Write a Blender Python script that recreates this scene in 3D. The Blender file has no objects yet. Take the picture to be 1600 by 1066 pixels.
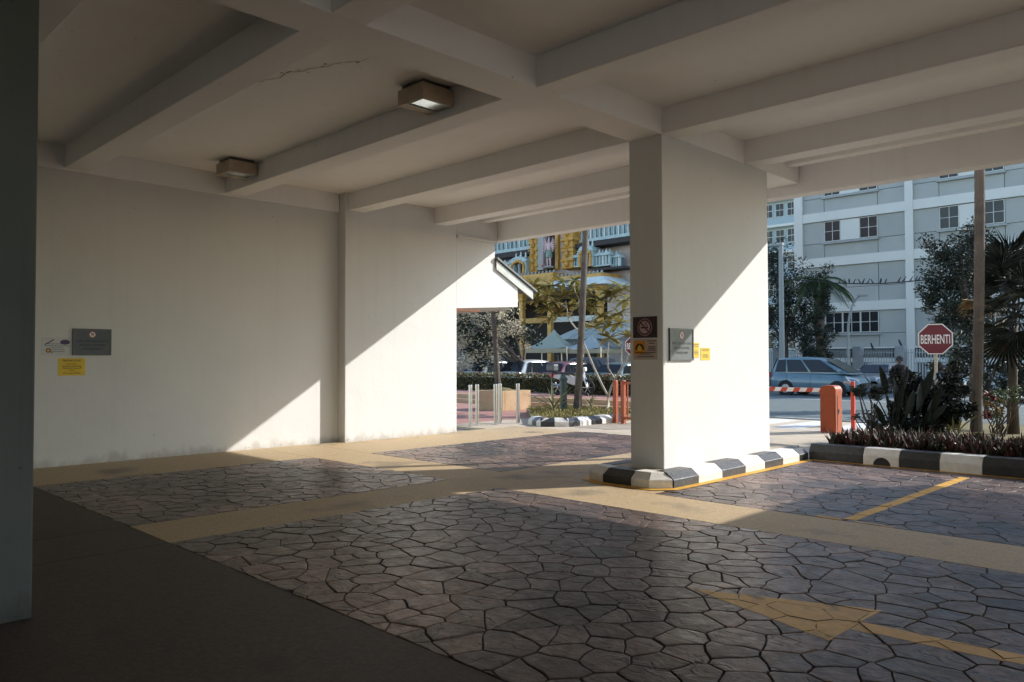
import bpy, bmesh, math, random
import numpy as np
from mathutils import Vector, Matrix
sc = bpy.context.scene
COL = sc.collection
rad = math.radians

# ------------------------------------------------------------------ camera, sky, sun, exposure
F, YAW, PITCH, ROLL, CAMH = 1206.85, rad(44.68), rad(1.40), rad(-0.1356), 1.6
def cam_axes():
    c, s = math.cos(YAW), math.sin(YAW)
    M = np.array([[c, s, 0], [0, 0, -1.], [-s, c, 0]])
    cp, sp = math.cos(PITCH), math.sin(PITCH)
    P = np.array([[1, 0, 0], [0, cp, sp], [0, -sp, cp]])
    cr, sr = math.cos(ROLL), math.sin(ROLL)
    return np.array([[cr, -sr, 0], [sr, cr, 0], [0, 0, 1]]) @ P @ M
AX = cam_axes()
cd = bpy.data.cameras.new('camera'); cam = bpy.data.objects.new('camera', cd); COL.objects.link(cam)
cd.sensor_width = 36.0; cd.lens = F / 1600 * 36; cd.clip_start = 0.05; cd.clip_end = 2000
r_, d_, f_ = AX
cam.matrix_world = Matrix(((r_[0], -d_[0], -f_[0], 0), (r_[1], -d_[1], -f_[1], 0), (r_[2], -d_[2], -f_[2], CAMH), (0, 0, 0, 1)))
sc.camera = cam

SUN = Vector((0.62, 1.0, 0.652)).normalized()            # towards the sun
w = bpy.data.worlds.new('World'); sc.world = w; w.use_nodes = True
nt = w.node_tree; bg = nt.nodes['Background']
sky = nt.nodes.new('ShaderNodeTexSky'); sky.sky_type = 'NISHITA'; sky.sun_disc = False
sky.sun_elevation = math.asin(SUN.z); sky.sun_rotation = math.atan2(SUN.x, SUN.y); sky.air_density = 1.0; sky.dust_density = 0.35; sky.ozone_density = 0.25
nt.links.new(sky.outputs[0], bg.inputs[0]); bg.inputs[1].default_value = 0.15
sl = bpy.data.lights.new('sun', 'SUN'); sl.energy = 2.75; sl.angle = rad(0.5); sl.color = (1.0, 0.955, 0.885)
so = bpy.data.objects.new('sun', sl); COL.objects.link(so); so.location = (20, 40, 40)
so.rotation_euler = SUN.to_track_quat('Z', 'Y').to_euler()
sc.view_settings.view_transform = 'Standard'; sc.view_settings.look = 'None'; sc.view_settings.gamma = 1.0
sc.view_settings.use_curve_mapping = False
sc.view_settings.exposure = 1.22
sc.cycles.use_denoising = True; sc.cycles.use_adaptive_sampling = True; sc.cycles.adaptive_threshold = 0.025
sc.cycles.max_bounces = 8; sc.cycles.diffuse_bounces = 4; sc.cycles.glossy_bounces = 3
sc.cycles.caustics_reflective = False; sc.cycles.caustics_refractive = False
sc.cycles.sample_clamp_indirect = 6.0

# ------------------------------------------------------------------ helpers
# a pixel of the 1600 x 1066 photograph to a point on a plane of the place
def ray(px, py): return AX.T @ np.array([(px - 800) / F, (py - 533) / F, 1.0])
def pX(px, py, X): d = ray(px, py); return Vector((np.array([0, 0, CAMH]) + d * (X / d[0])).tolist())
def pY(px, py, Y): d = ray(px, py); return Vector((np.array([0, 0, CAMH]) + d * (Y / d[1])).tolist())
def pZ(px, py, z=0.0): d = ray(px, py); return Vector((np.array([0, 0, CAMH]) + d * ((z - CAMH) / d[2])).tolist())

def nd(t, k, **kw):
    n = t.nodes.new(k)
    for a, b in kw.items(): setattr(n, a, b)
    return n
MATS = {}
def mat(name, c1, c2=None, scale=4.0, rough=0.7, bump=0.0, bscale=40.0, metal=0.0, coat=0.0, spec=0.5, vary=0.0, dirt=None, trans=0.0, detail=6.0):
    """procedural surface: two colours mixed by noise, fine relief, optional per-object variation"""
    if name in MATS: return MATS[name]
    m = bpy.data.materials.new(name); m.use_nodes = True; t = m.node_tree; L = t.links
    p = t.nodes['Principled BSDF']
    p.inputs['Roughness'].default_value = rough; p.inputs['Metallic'].default_value = metal
    p.inputs['Coat Weight'].default_value = coat; p.inputs['Specular IOR Level'].default_value = spec
    p.inputs['Coat Roughness'].default_value = 0.12
    tc = nd(t, 'ShaderNodeTexCoord'); vec = tc.outputs['Object']
    c2 = c2 or tuple(min(1, v * 0.86) for v in c1)
    n = nd(t, 'ShaderNodeTexNoise'); n.inputs['Scale'].default_value = scale; n.inputs['Detail'].default_value = detail; n.inputs['Roughness'].default_value = 0.62
    L.new(vec, n.inputs['Vector'])
    cr = nd(t, 'ShaderNodeValToRGB'); cr.color_ramp.elements[0].position = 0.33; cr.color_ramp.elements[1].position = 0.67
    cr.color_ramp.elements[0].color = (*c2, 1); cr.color_ramp.elements[1].color = (*c1, 1)
    L.new(n.outputs['Fac'], cr.inputs['Fac']); out = cr.outputs['Color']
    if vary:
        oi = nd(t, 'ShaderNodeObjectInfo'); mr = nd(t, 'ShaderNodeMapRange')
        mr.inputs['To Min'].default_value = 1 - vary; mr.inputs['To Max'].default_value = 1 + vary
        L.new(oi.outputs['Random'], mr.inputs['Value'])
        hs = nd(t, 'ShaderNodeHueSaturation'); L.new(mr.outputs[0], hs.inputs['Value']); L.new(out, hs.inputs['Color']); out = hs.outputs['Color']
    if dirt:                                              # stains with a shape of their own: sparse noise patches
        n2 = nd(t, 'ShaderNodeTexNoise'); n2.inputs['Scale'].default_value = dirt[1]; n2.inputs['Detail'].default_value = 8
        L.new(vec, n2.inputs['Vector'])
        c3 = nd(t, 'ShaderNodeValToRGB'); c3.color_ramp.elements[0].position = dirt[2]; c3.color_ramp.elements[1].position = dirt[2] + 0.14
        L.new(n2.outputs['Fac'], c3.inputs['Fac'])
        mx = nd(t, 'ShaderNodeMix', data_type='RGBA'); mx.inputs['B'].default_value = (*dirt[0], 1)
        L.new(c3.outputs['Color'], mx.inputs['Factor']); L.new(out, mx.inputs['A']); out = mx.outputs['Result']
    L.new(out, p.inputs['Base Color'])
    if bump:
        n3 = nd(t, 'ShaderNodeTexNoise'); n3.inputs['Scale'].default_value = bscale; n3.inputs['Detail'].default_value = 5
        L.new(vec, n3.inputs['Vector'])
        b = nd(t, 'ShaderNodeBump'); b.inputs['Strength'].default_value = min(1, bump); b.inputs['Distance'].default_value = 0.01
        L.new(n3.outputs['Fac'], b.inputs['Height']); L.new(b.outputs[0], p.inputs['Normal'])
    if trans:
        tr = nd(t, 'ShaderNodeBsdfTranslucent'); ms = nd(t, 'ShaderNodeMixShader'); ms.inputs[0].default_value = trans
        L.new(out, tr.inputs['Color']); L.new(p.outputs[0], ms.inputs[1]); L.new(tr.outputs[0], ms.inputs[2])
        L.new(ms.outputs[0], t.nodes['Material Output'].inputs['Surface'])
    MATS[name] = m; return m

class MB:
    """collects shapes and links them as one mesh object"""
    def __init__(s): s.v = []; s.f = []
    def add(s, vs, fs):
        b = len(s.v); s.v += [tuple(v) for v in vs]; s.f += [tuple(i + b for i in f) for f in fs]; return s
    def box(s, x0, x1, y0, y1, z0, z1):
        return s.add([(x0, y0, z0), (x1, y0, z0), (x1, y1, z0), (x0, y1, z0), (x0, y0, z1), (x1, y0, z1), (x1, y1, z1), (x0, y1, z1)],
                     [(0, 3, 2, 1), (4, 5, 6, 7), (0, 1, 5, 4), (1, 2, 6, 5), (2, 3, 7, 6), (3, 0, 4, 7)])
    def loft(s, rings, cap=True):
        n = len(rings[0]); vs = [p for r in rings for p in r]; fs = []
        for i in range(len(rings) - 1):
            for j in range(n):
                k = (j + 1) % n; fs.append((i * n + j, i * n + k, (i + 1) * n + k, (i + 1) * n + j))
        if cap: fs += [tuple(range(n))[::-1], tuple((len(rings) - 1) * n + j for j in range(n))]
        return s.add(vs, fs)
    def prism(s, poly, off):                               # polygon (3-D points) pushed along a vector
        off = Vector(off); return s.loft([[Vector(p) for p in poly], [Vector(p) + off for p in poly]])
    def tube(s, path, r, n=8, cap=True):
        path = [Vector(p) for p in path]; rs = r if isinstance(r, (list, tuple)) else [r] * len(path); rings = []
        for i, p in enumerate(path):
            d = (path[min(i + 1, len(path) - 1)] - path[max(i - 1, 0)]).normalized()
            a = d.cross(Vector((0, 0, 1)) if abs(d.z) < 0.9 else Vector((0, 1, 0))).normalized(); b = d.cross(a)
            rings.append([p + (a * math.cos(t) + b * math.sin(t)) * rs[i] for t in [2 * math.pi * k / n for k in range(n)]])
        return s.loft(rings, cap)
    def lathe(s, prof, c=(0, 0, 0), n=16, sq=False):       # profile (r, z) round a vertical axis
        c = Vector(c); o = math.pi / 4 if sq else 0; n = 4 if sq else n
        return s.loft([[c + Vector((r * math.cos(o + 2 * math.pi * k / n), r * math.sin(o + 2 * math.pi * k / n), z)) for k in range(n)] for r, z in prof])
    def build(s, name, m, parent=None, world=True, bevel=0.0, smooth=False, sub=0):
        me = bpy.data.meshes.new(name); vs = s.v
        if parent is not None and world:
            l = parent.location.copy(); q = parent
            while q.parent: q = q.parent; l += q.location
            vs = [(v[0] - l.x, v[1] - l.y, v[2] - l.z) for v in vs]
        me.from_pydata([tuple(map(float, v)) for v in vs], [], s.f); me.update()
        bm = bmesh.new(); bm.from_mesh(me); bmesh.ops.recalc_face_normals(bm, faces=bm.faces); bm.to_mesh(me); bm.free()
        if smooth: me.polygons.foreach_set('use_smooth', [True] * len(me.polygons))
        me.materials.append(m)
        o = bpy.data.objects.new(name, me); COL.objects.link(o)
        if parent is not None: o.parent = parent
        if bevel:
            b = o.modifiers.new('bevel', 'BEVEL'); b.width = bevel; b.segments = 2; b.limit_method = 'ANGLE'
        if sub:
            b = o.modifiers.new('sub', 'SUBSURF'); b.levels = sub; b.render_levels = sub
        return o
def tag(o, label, cat, group=None):
    o['label'] = label; o['category'] = cat
    if group: o['group'] = group
    return o
def thing(name, label, cat, loc=(0, 0, 0), rz=0.0, group=None):
    o = bpy.data.objects.new(name, None); COL.objects.link(o); o.location = loc; o.rotation_euler = (0, 0, rz); o.empty_display_size = 0.2
    return tag(o, label, cat, group)
def struct(o): o['kind'] = 'structure'; return o
def stuff(o): o['kind'] = 'stuff'; return o
def part(name, me, parent, loc=(0, 0, 0), rot=None, scale=None):   # one more object on shared mesh data
    o = bpy.data.objects.new(name, me); COL.objects.link(o); o.parent = parent; o.location = loc
    if rot is not None: o.rotation_euler = rot
    if scale is not None: o.scale = scale
    return o
def text(name, body, m, parent, org, xdir, ydir, height, width=None, align='CENTER'):
    """raised lettering; org is the middle (or left end) of the line's baseline, in world coordinates"""
    cu = bpy.data.curves.new(name, 'FONT'); cu.body = body; cu.align_x = align; cu.size = 1.0; cu.extrude = 0.0; cu.resolution_u = 3; cu.offset = 0.012
    tmp = bpy.data.objects.new('tmp_text', cu); COL.objects.link(tmp)
    dg = bpy.context.evaluated_depsgraph_get(); me = bpy.data.meshes.new_from_object(tmp.evaluated_get(dg)); bpy.data.objects.remove(tmp)
    xs = [v.co.x for v in me.vertices] or [0]; wd = max(xs) - min(xs)
    sy = height / 0.70; sx = sy if width is None else width / max(wd, 1e-4)
    X = Vector(xdir).normalized(); Y = Vector(ydir).normalized(); N = X.cross(Y)
    l = parent.location.copy(); q = parent
    while q.parent: q = q.parent; l += q.location
    O = Vector(org) - l
    for v in me.vertices: v.co = O + X * (v.co.x * sx) + Y * (v.co.y * sy)
    me.materials.clear(); me.materials.append(m)
    o = bpy.data.objects.new(name, me); COL.objects.link(o); o.parent = parent; return o

# ------------------------------------------------------------------ materials
def plaster(name, c1, c2, streak, base=0.0, foot=(.40, .37, .33)):
    """painted render: trowel unevenness, old patches, faint run marks, hairline cracks, splashes near the floor"""
    m = bpy.data.materials.new(name); m.use_nodes = True; t = m.node_tree; L = t.links; p = t.nodes['Principled BSDF']; p.inputs['Roughness'].default_value = .72; p.inputs['Specular IOR Level'].default_value = .35
    g = nd(t, 'ShaderNodeNewGeometry'); pos = g.outputs['Position']
    def mp(s):
        n = nd(t, 'ShaderNodeMapping'); n.inputs['Scale'].default_value = s; L.new(pos, n.inputs['Vector']); return n.outputs[0]
    def noise(s, src, det=6, rough=.6):
        n = nd(t, 'ShaderNodeTexNoise'); n.inputs['Scale'].default_value = s; n.inputs['Detail'].default_value = det; n.inputs['Roughness'].default_value = rough; L.new(src, n.inputs['Vector']); return n.outputs['Fac']
    def ramp(src, a, b):
        r = nd(t, 'ShaderNodeMapRange'); r.clamp = True; r.inputs['From Min'].default_value = a; r.inputs['From Max'].default_value = b; L.new(src, r.inputs['Value']); return r.outputs[0]
    def mul(a, b):
        n = nd(t, 'ShaderNodeMath', operation='MULTIPLY')
        for q, v in enumerate((a, b)):
            if isinstance(v, (int, float)): n.inputs[q].default_value = v
            else: L.new(v, n.inputs[q])
        return n.outputs[0]
    def over(a, fac, col):
        x = nd(t, 'ShaderNodeMix', data_type='RGBA'); L.new(fac, x.inputs['Factor']); L.new(a, x.inputs['A']); x.inputs['B'].default_value = (*col, 1); return x.outputs['Result']
    x = nd(t, 'ShaderNodeMix', data_type='RGBA'); x.inputs['A'].default_value = (*c2, 1); x.inputs['B'].default_value = (*c1, 1); L.new(ramp(noise(.8, pos), .35, .65), x.inputs['Factor']); col = x.outputs['Result']
    col = over(col, mul(ramp(noise(1.0, mp((5, 5, .22)), 4), .54, .72), streak), tuple(v * .62 for v in c2))
    col = over(col, mul(ramp(noise(2.2, pos, 9, .7), .62, .72), streak * .9), tuple(v * .7 for v in c2))
    vo = nd(t, 'ShaderNodeTexVoronoi'); vo.inputs['Scale'].default_value = 2.3; L.new(pos, vo.inputs['Vector'])
    col = over(col, mul(ramp(vo.outputs['Distance'], .035, .02), .55), tuple(v * .35 for v in c2))          # specks, nail holes
    if base:
        sp = nd(t, 'ShaderNodeSeparateXYZ'); L.new(pos, sp.inputs[0])
        hgt = nd(t, 'ShaderNodeMath', operation='ADD'); L.new(sp.outputs['Z'], hgt.inputs[0]); L.new(mul(noise(5, mp((1, 1, .5)), 7), -.55), hgt.inputs[1])
        col = over(col, mul(ramp(hgt.outputs[0], -.12, -.26), base), foot)
    L.new(col, p.inputs['Base Color'])
    h = nd(t, 'ShaderNodeMath', operation='ADD'); L.new(mul(noise(26, pos, 4), .5), h.inputs[0]); L.new(mul(noise(2.4, pos, 3), 2.0), h.inputs[1])
    b = nd(t, 'ShaderNodeBump'); b.inputs['Strength'].default_value = .28; b.inputs['Distance'].default_value = .012; L.new(h.outputs[0], b.inputs['Height']); L.new(b.outputs[0], p.inputs['Normal'])
    return m
WHITE = plaster('painted_plaster', (.70, .70, .695), (.67, .67, .665), .09, .6)
CEIL = plaster('ceiling_paint', (.89, .88, .87), (.86, .85, .84), .09)
def stone_mat():
    m = bpy.data.materials.new('stamped_stone'); m.use_nodes = True; t = m.node_tree; L = t.links; p = t.nodes['Principled BSDF']
    p.inputs['Roughness'].default_value = .42; p.inputs['Coat Weight'].default_value = .22; p.inputs['Coat Roughness'].default_value = .3
    tc = nd(t, 'ShaderNodeTexCoord'); oi = nd(t, 'ShaderNodeObjectInfo')
    sc_ = nd(t, 'ShaderNodeVectorMath', operation='SCALE'); sc_.inputs[0].default_value = (37, 53, 0); L.new(oi.outputs['Random'], sc_.inputs['Scale'])
    ad = nd(t, 'ShaderNodeVectorMath', operation='ADD'); L.new(tc.outputs['Object'], ad.inputs[0]); L.new(sc_.outputs[0], ad.inputs[1])
    def noise(s, det=6, src=ad.outputs[0], dist=0.0, rough=.6):
        n = nd(t, 'ShaderNodeTexNoise'); n.inputs['Scale'].default_value = s; n.inputs['Detail'].default_value = det; n.inputs['Distortion'].default_value = dist; n.inputs['Roughness'].default_value = rough; L.new(src, n.inputs['Vector']); return n.outputs['Fac']
    def ramp(src, a, b, ca=(0, 0, 0), cb=(1, 1, 1)):
        r = nd(t, 'ShaderNodeValToRGB'); r.color_ramp.elements[0].position = a; r.color_ramp.elements[1].position = b; r.color_ramp.elements[0].color = (*ca, 1); r.color_ramp.elements[1].color = (*cb, 1); L.new(src, r.inputs['Fac']); return r.outputs['Color']
    def mth(op, a, b):
        n = nd(t, 'ShaderNodeMath', operation=op)
        for k, v in enumerate((a, b)):
            if isinstance(v, (int, float)): n.inputs[k].default_value = v
            else: L.new(v, n.inputs[k])
        return n.outputs[0]
    big = ramp(noise(.55, 4, tc.outputs['Object']), .35, .68, (.058, .052, .050), (.30, .195, .155))     # broad worn areas
    fine = ramp(noise(11, 8, dist=.8), .32, .70, (.38, .38, .40), (1.28, 1.24, 1.18))
    mx = nd(t, 'ShaderNodeMix', data_type='RGBA', blend_type='MULTIPLY'); mx.inputs['Factor'].default_value = 1; L.new(big, mx.inputs['A']); L.new(fine, mx.inputs['B'])
    mr = nd(t, 'ShaderNodeMapRange'); mr.inputs['To Min'].default_value = .58; mr.inputs['To Max'].default_value = 1.32; L.new(oi.outputs['Random'], mr.inputs['Value'])
    hs = nd(t, 'ShaderNodeHueSaturation'); L.new(mr.outputs[0], hs.inputs['Value']); L.new(mx.outputs['Result'], hs.inputs['Color'])
    # creases pressed into the stone, kept dark by the release colour
    wn = nd(t, 'ShaderNodeTexNoise'); wn.inputs['Scale'].default_value = 3.5; wn.inputs['Detail'].default_value = 4; L.new(ad.outputs[0], wn.inputs['Vector'])
    ws = nd(t, 'ShaderNodeVectorMath', operation='SCALE'); ws.inputs['Scale'].default_value = .35; L.new(wn.outputs['Color'], ws.inputs[0])
    wa = nd(t, 'ShaderNodeVectorMath', operation='ADD'); L.new(ad.outputs[0], wa.inputs[0]); L.new(ws.outputs[0], wa.inputs[1])
    vo = nd(t, 'ShaderNodeTexVoronoi', feature='DISTANCE_TO_EDGE'); vo.inputs['Scale'].default_value = 3.6; L.new(wa.outputs[0], vo.inputs['Vector'])
    crease = mth('MULTIPLY', ramp(vo.outputs['Distance'], .012, .05, (1, 1, 1), (0, 0, 0)), ramp(noise(4.5, 3), .50, .60))
    cm = nd(t, 'ShaderNodeMix', data_type='RGBA'); cm.inputs['B'].default_value = (.03, .024, .022, 1); L.new(mth('MULTIPLY', crease, .8), cm.inputs['Factor']); L.new(hs.outputs['Color'], cm.inputs['A'])
    L.new(cm.outputs['Result'], p.inputs['Base Color'])
    L.new(ramp(noise(7, 5), .3, .7, (.30, .30, .30), (.62, .62, .62)), p.inputs['Roughness']); p.inputs['Specular IOR Level'].default_value = .32
    mp = nd(t, 'ShaderNodeMapping'); mp.inputs['Scale'].default_value = (1, 2.6, 1); mp.inputs['Rotation'].default_value = (0, 0, .5); L.new(wa.outputs[0], mp.inputs['Vector'])
    hgt = mth('SUBTRACT', mth('ADD', mth('MULTIPLY', noise(6, 8, mp.outputs[0], .6, .55), 1.0), mth('MULTIPLY', noise(38, 4), .22)), mth('MULTIPLY', crease, .45))
    b = nd(t, 'ShaderNodeBump'); b.inputs['Strength'].default_value = .75; b.inputs['Distance'].default_value = .018; L.new(hgt, b.inputs['Height']); L.new(b.outputs[0], p.inputs['Normal'])
    return m
STONE = stone_mat()
GROUT = mat('joint_concrete', (.035, .03, .028), (.02, .018, .018), 12, .8, .3)
BAND = mat('exposed_aggregate', (.56, .42, .25), (.38, .285, .17), 42, .6, .6, 130, dirt=((.21, .165, .115), .9, .58), detail=3)
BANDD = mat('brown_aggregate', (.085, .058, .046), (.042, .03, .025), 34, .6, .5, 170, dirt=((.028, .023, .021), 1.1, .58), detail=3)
CONC = mat('apron_concrete', (.52, .44, .335), (.42, .355, .27), 1.8, .85, .3, 60, dirt=((.24, .22, .19), 1.2, .63))
ASPH = mat('asphalt', (.125, .155, .155), (.10, .125, .125), 2.2, .85, .5, 150, dirt=((.08, .095, .095), .7, .62))
SOIL = mat('dry_soil_grass', (.20, .16, .07), (.10, .085, .035), 9, .95, .8, 60)
GRND = mat('ground_far', (.24, .22, .19), (.18, .17, .15), .6, .9, .3, 20)
BRICKP = mat('red_pavers', (.40, .20, .16), (.30, .15, .125), 7, .8, .4, 60)
KWHITE = mat('kerb_white_paint', (.80, .78, .74), (.66, .63, .58), 9, .55, .6, 30, dirt=((.32, .28, .24), 7, .66))
KBLACK = mat('kerb_black_paint', (.022, .024, .026), (.045, .047, .05), 12, .38, .8, 26, dirt=((.16, .16, .16), 16, .68))
YELLOW = mat('yellow_line_paint', (.72, .40, .045), (.60, .31, .035), 14, .6, .4, 50, dirt=((.28, .18, .08), 6, .68))
ARROWP = mat('worn_yellow_paint', (.78, .47, .16), (.62, .37, .125), 6, .55, .5, 30, dirt=((.16, .11, .07), 4.2, .60))
ROADW = mat('road_white_paint', (.72, .72, .70), (.52, .52, .50), 9, .7, .3, 50)
STEEL = mat('brushed_steel', (.62, .60, .57), (.52, .50, .48), 20, .28, .1, 80, metal=1)
DSTEEL = mat('dark_steel', (.12, .125, .13), None, 10, .5, metal=.6)
LAMPC = mat('cream_lamp_housing', (.50, .40, .30), (.42, .33, .245), 9, .6, .2, 40)
LGLASS = mat('lamp_glass', (.86, .93, .92), (.84, .91, .90), 4, .2, metal=.75)
SIGNG = mat('grey_sign_plate', (.15, .17, .175), (.13, .15, .155), 6, .5, spec=.3)
SIGNB = mat('blue_grey_sign_plate', (.085, .10, .125), (.07, .085, .105), 6, .45)
BLACK = mat('black_print', (.02, .02, .022), None, 8, .6)
REDP = mat('red_print', (.36, .03, .04), None, 8, .5)
WPRINT = mat('white_print', (.82, .80, .77), None, 8, .5)
YPAPER = mat('yellow_notice', (.80, .55, .03), (.74, .50, .025), 5, .5)
WPAPER = mat('white_notice', (.62, .64, .66), (.57, .59, .61), 5, .55)
ORANGE = mat('orange_notice', (.72, .30, .03), None, 5, .5)
ORPAINT = mat('barrier_orange', (.36, .07, .022), (.31, .06, .019), 6, .42, .15, 30, dirt=((.25, .08, .03), 5, .70))
RED = mat('barrier_red', (.55, .07, .04), None, 6, .45)
LEAFD = mat('dark_leaf', (.022, .036, .016), (.010, .018, .009), 6, .55, vary=.3)
LEAFG = mat('green_leaf', (.075, .115, .04), (.04, .07, .025), 5, .5, vary=.3, trans=.2)
LEAFY = mat('frangipani_leaf', (.30, .25, .07), (.20, .18, .05), 4, .5, vary=.3, trans=.25)
LEAFR = mat('red_leaf', (.13, .032, .026), (.03, .022, .014), 7, .42, vary=.3)
LEAFB = mat('broad_leaf', (.010, .016, .010), (.006, .010, .006), 5, .5, spec=.22, vary=.25)
BLOSSOM = mat('pale_blossom', (.66, .58, .44), (.52, .44, .30), 5, .7, trans=.2)
DRYLEAF = mat('dry_leaf', (.30, .20, .08), (.2, .13, .05), 6, .8)
BARK = mat('palm_bark', (.115, .092, .072), (.065, .052, .042), 3.5, .85, .8, 24, dirt=((.17, .15, .12), 4, .62))
BARKP = mat('pale_bark', (.42, .38, .31), (.30, .26, .21), 5, .8, .5, 30)
BARKD = mat('dark_bark', (.10, .075, .055), (.06, .045, .035), 5, .9, .6, 30)
TAN = mat('tan_tile', (.47, .32, .19), (.38, .25, .14), 3, .75, .3, 40)
GLASS = mat('dark_glass', (.012, .015, .018), (.008, .01, .012), 2, .08, spec=.35)
WGLASS = mat('window_glass', (.02, .026, .03), (.012, .016, .02), 2, .22, spec=.35)
TYRE = mat('tyre_rubber', (.018, .018, .018), None, 8, .8)
RIM = mat('alloy_rim', (.45, .46, .47), None, 8, .3, metal=.9)
ROOFG = mat('grey_roof_sheet', (.17, .185, .185), (.12, .132, .135), 3, .55, .2, 30)
BOARD = mat('pale_board', (.55, .58, .54), (.47, .50, .47), 3, .6)
RUST = mat('rusty_trim', (.25, .10, .05), (.16, .07, .04), 9, .8)

# ------------------------------------------------------------------ ground, roads, pavements
g = MB(); g.add([(-600, -600, -.06), (600, -600, -.06), (600, 600, -.06), (-600, 600, -.06)], [(0, 1, 2, 3)])
struct(g.build('ground', GRND))
def sheet(name, m, x0, x1, y0, y1, top, bot=-.055): return struct(MB().box(x0, x1, y0, y1, bot, top).build(name, m))
sheet('concrete_apron', CONC, -14.6, 14, 12.35, 19.9, .004)
sheet('asphalt_road', ASPH, -70, 60, 20.2, 41.0, -.004)
sheet('brick_sidewalk', BRICKP, -40, -14.62, 11.3, 20.18, .0)
sheet('car_park', ASPH, -70, -18.6, 23.2, 37.2, .022)
for i, (x0, x1, y0, y1) in enumerate([(-9.9, -5.9, 20.35, 20.45), (-9.6, -8.9, 17.3, 19.7), (-8.5, -7.8, 17.3, 19.7), (-7.4, -6.7, 17.3, 19.7), (-12, -4, 16.98, 17.1)]):
    struct(MB().box(x0, x1, y0, y1, .001, .009).build('road_marking', ROADW))
struct(MB().box(-60, 40, 30.2, 30.32, -.003, .004).build('road_marking', ROADW))

# stamped-stone panels: every stone its own piece, set in a darker joint bed
Y1, Y2, Y3 = 2.72, 6.74, 7.72
def clip(poly, n, d):                                      # keep the side n.p <= d
    out = []
    for i, a in enumerate(poly):
        b = poly[(i + 1) % len(poly)]; da = a[0] * n[0] + a[1] * n[1] - d; db = b[0] * n[0] + b[1] * n[1] - d
        if da <= 0: out.append(a)
        if (da < 0) != (db < 0) and abs(da - db) > 1e-9:
            t = da / (da - db); out.append((a[0] + (b[0] - a[0]) * t, a[1] + (b[1] - a[1]) * t))
    return out
PAINT = {}                                                  # mark name -> (material, convex outlines, patches)
def mark(key, m, polys): PAINT[key] = (m, polys, MB())
mark('painted_arrow', 'ARROWP', [[(-2.90, 4.71), (-1.83, 4.38), (-1.80, 5.14)], [(-1.812, 4.66), (.9, 4.915), (.9, 5.07), (-1.808, 4.815)]])
mark('bay_line', 'YELLOW', [[(-3.09, 7.80), (-2.97, 7.80), (-2.93, 11.62), (-3.05, 11.62)], [(-3.34, 7.735), (-3.10, 7.735), (-3.10, 7.80), (-3.34, 7.80)]])
mark('faded_bay_line', 'ARROWP', [[(-2.96, 7.735), (-2.60, 7.735), (-2.60, 7.775), (-2.96, 7.775)]])
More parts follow.
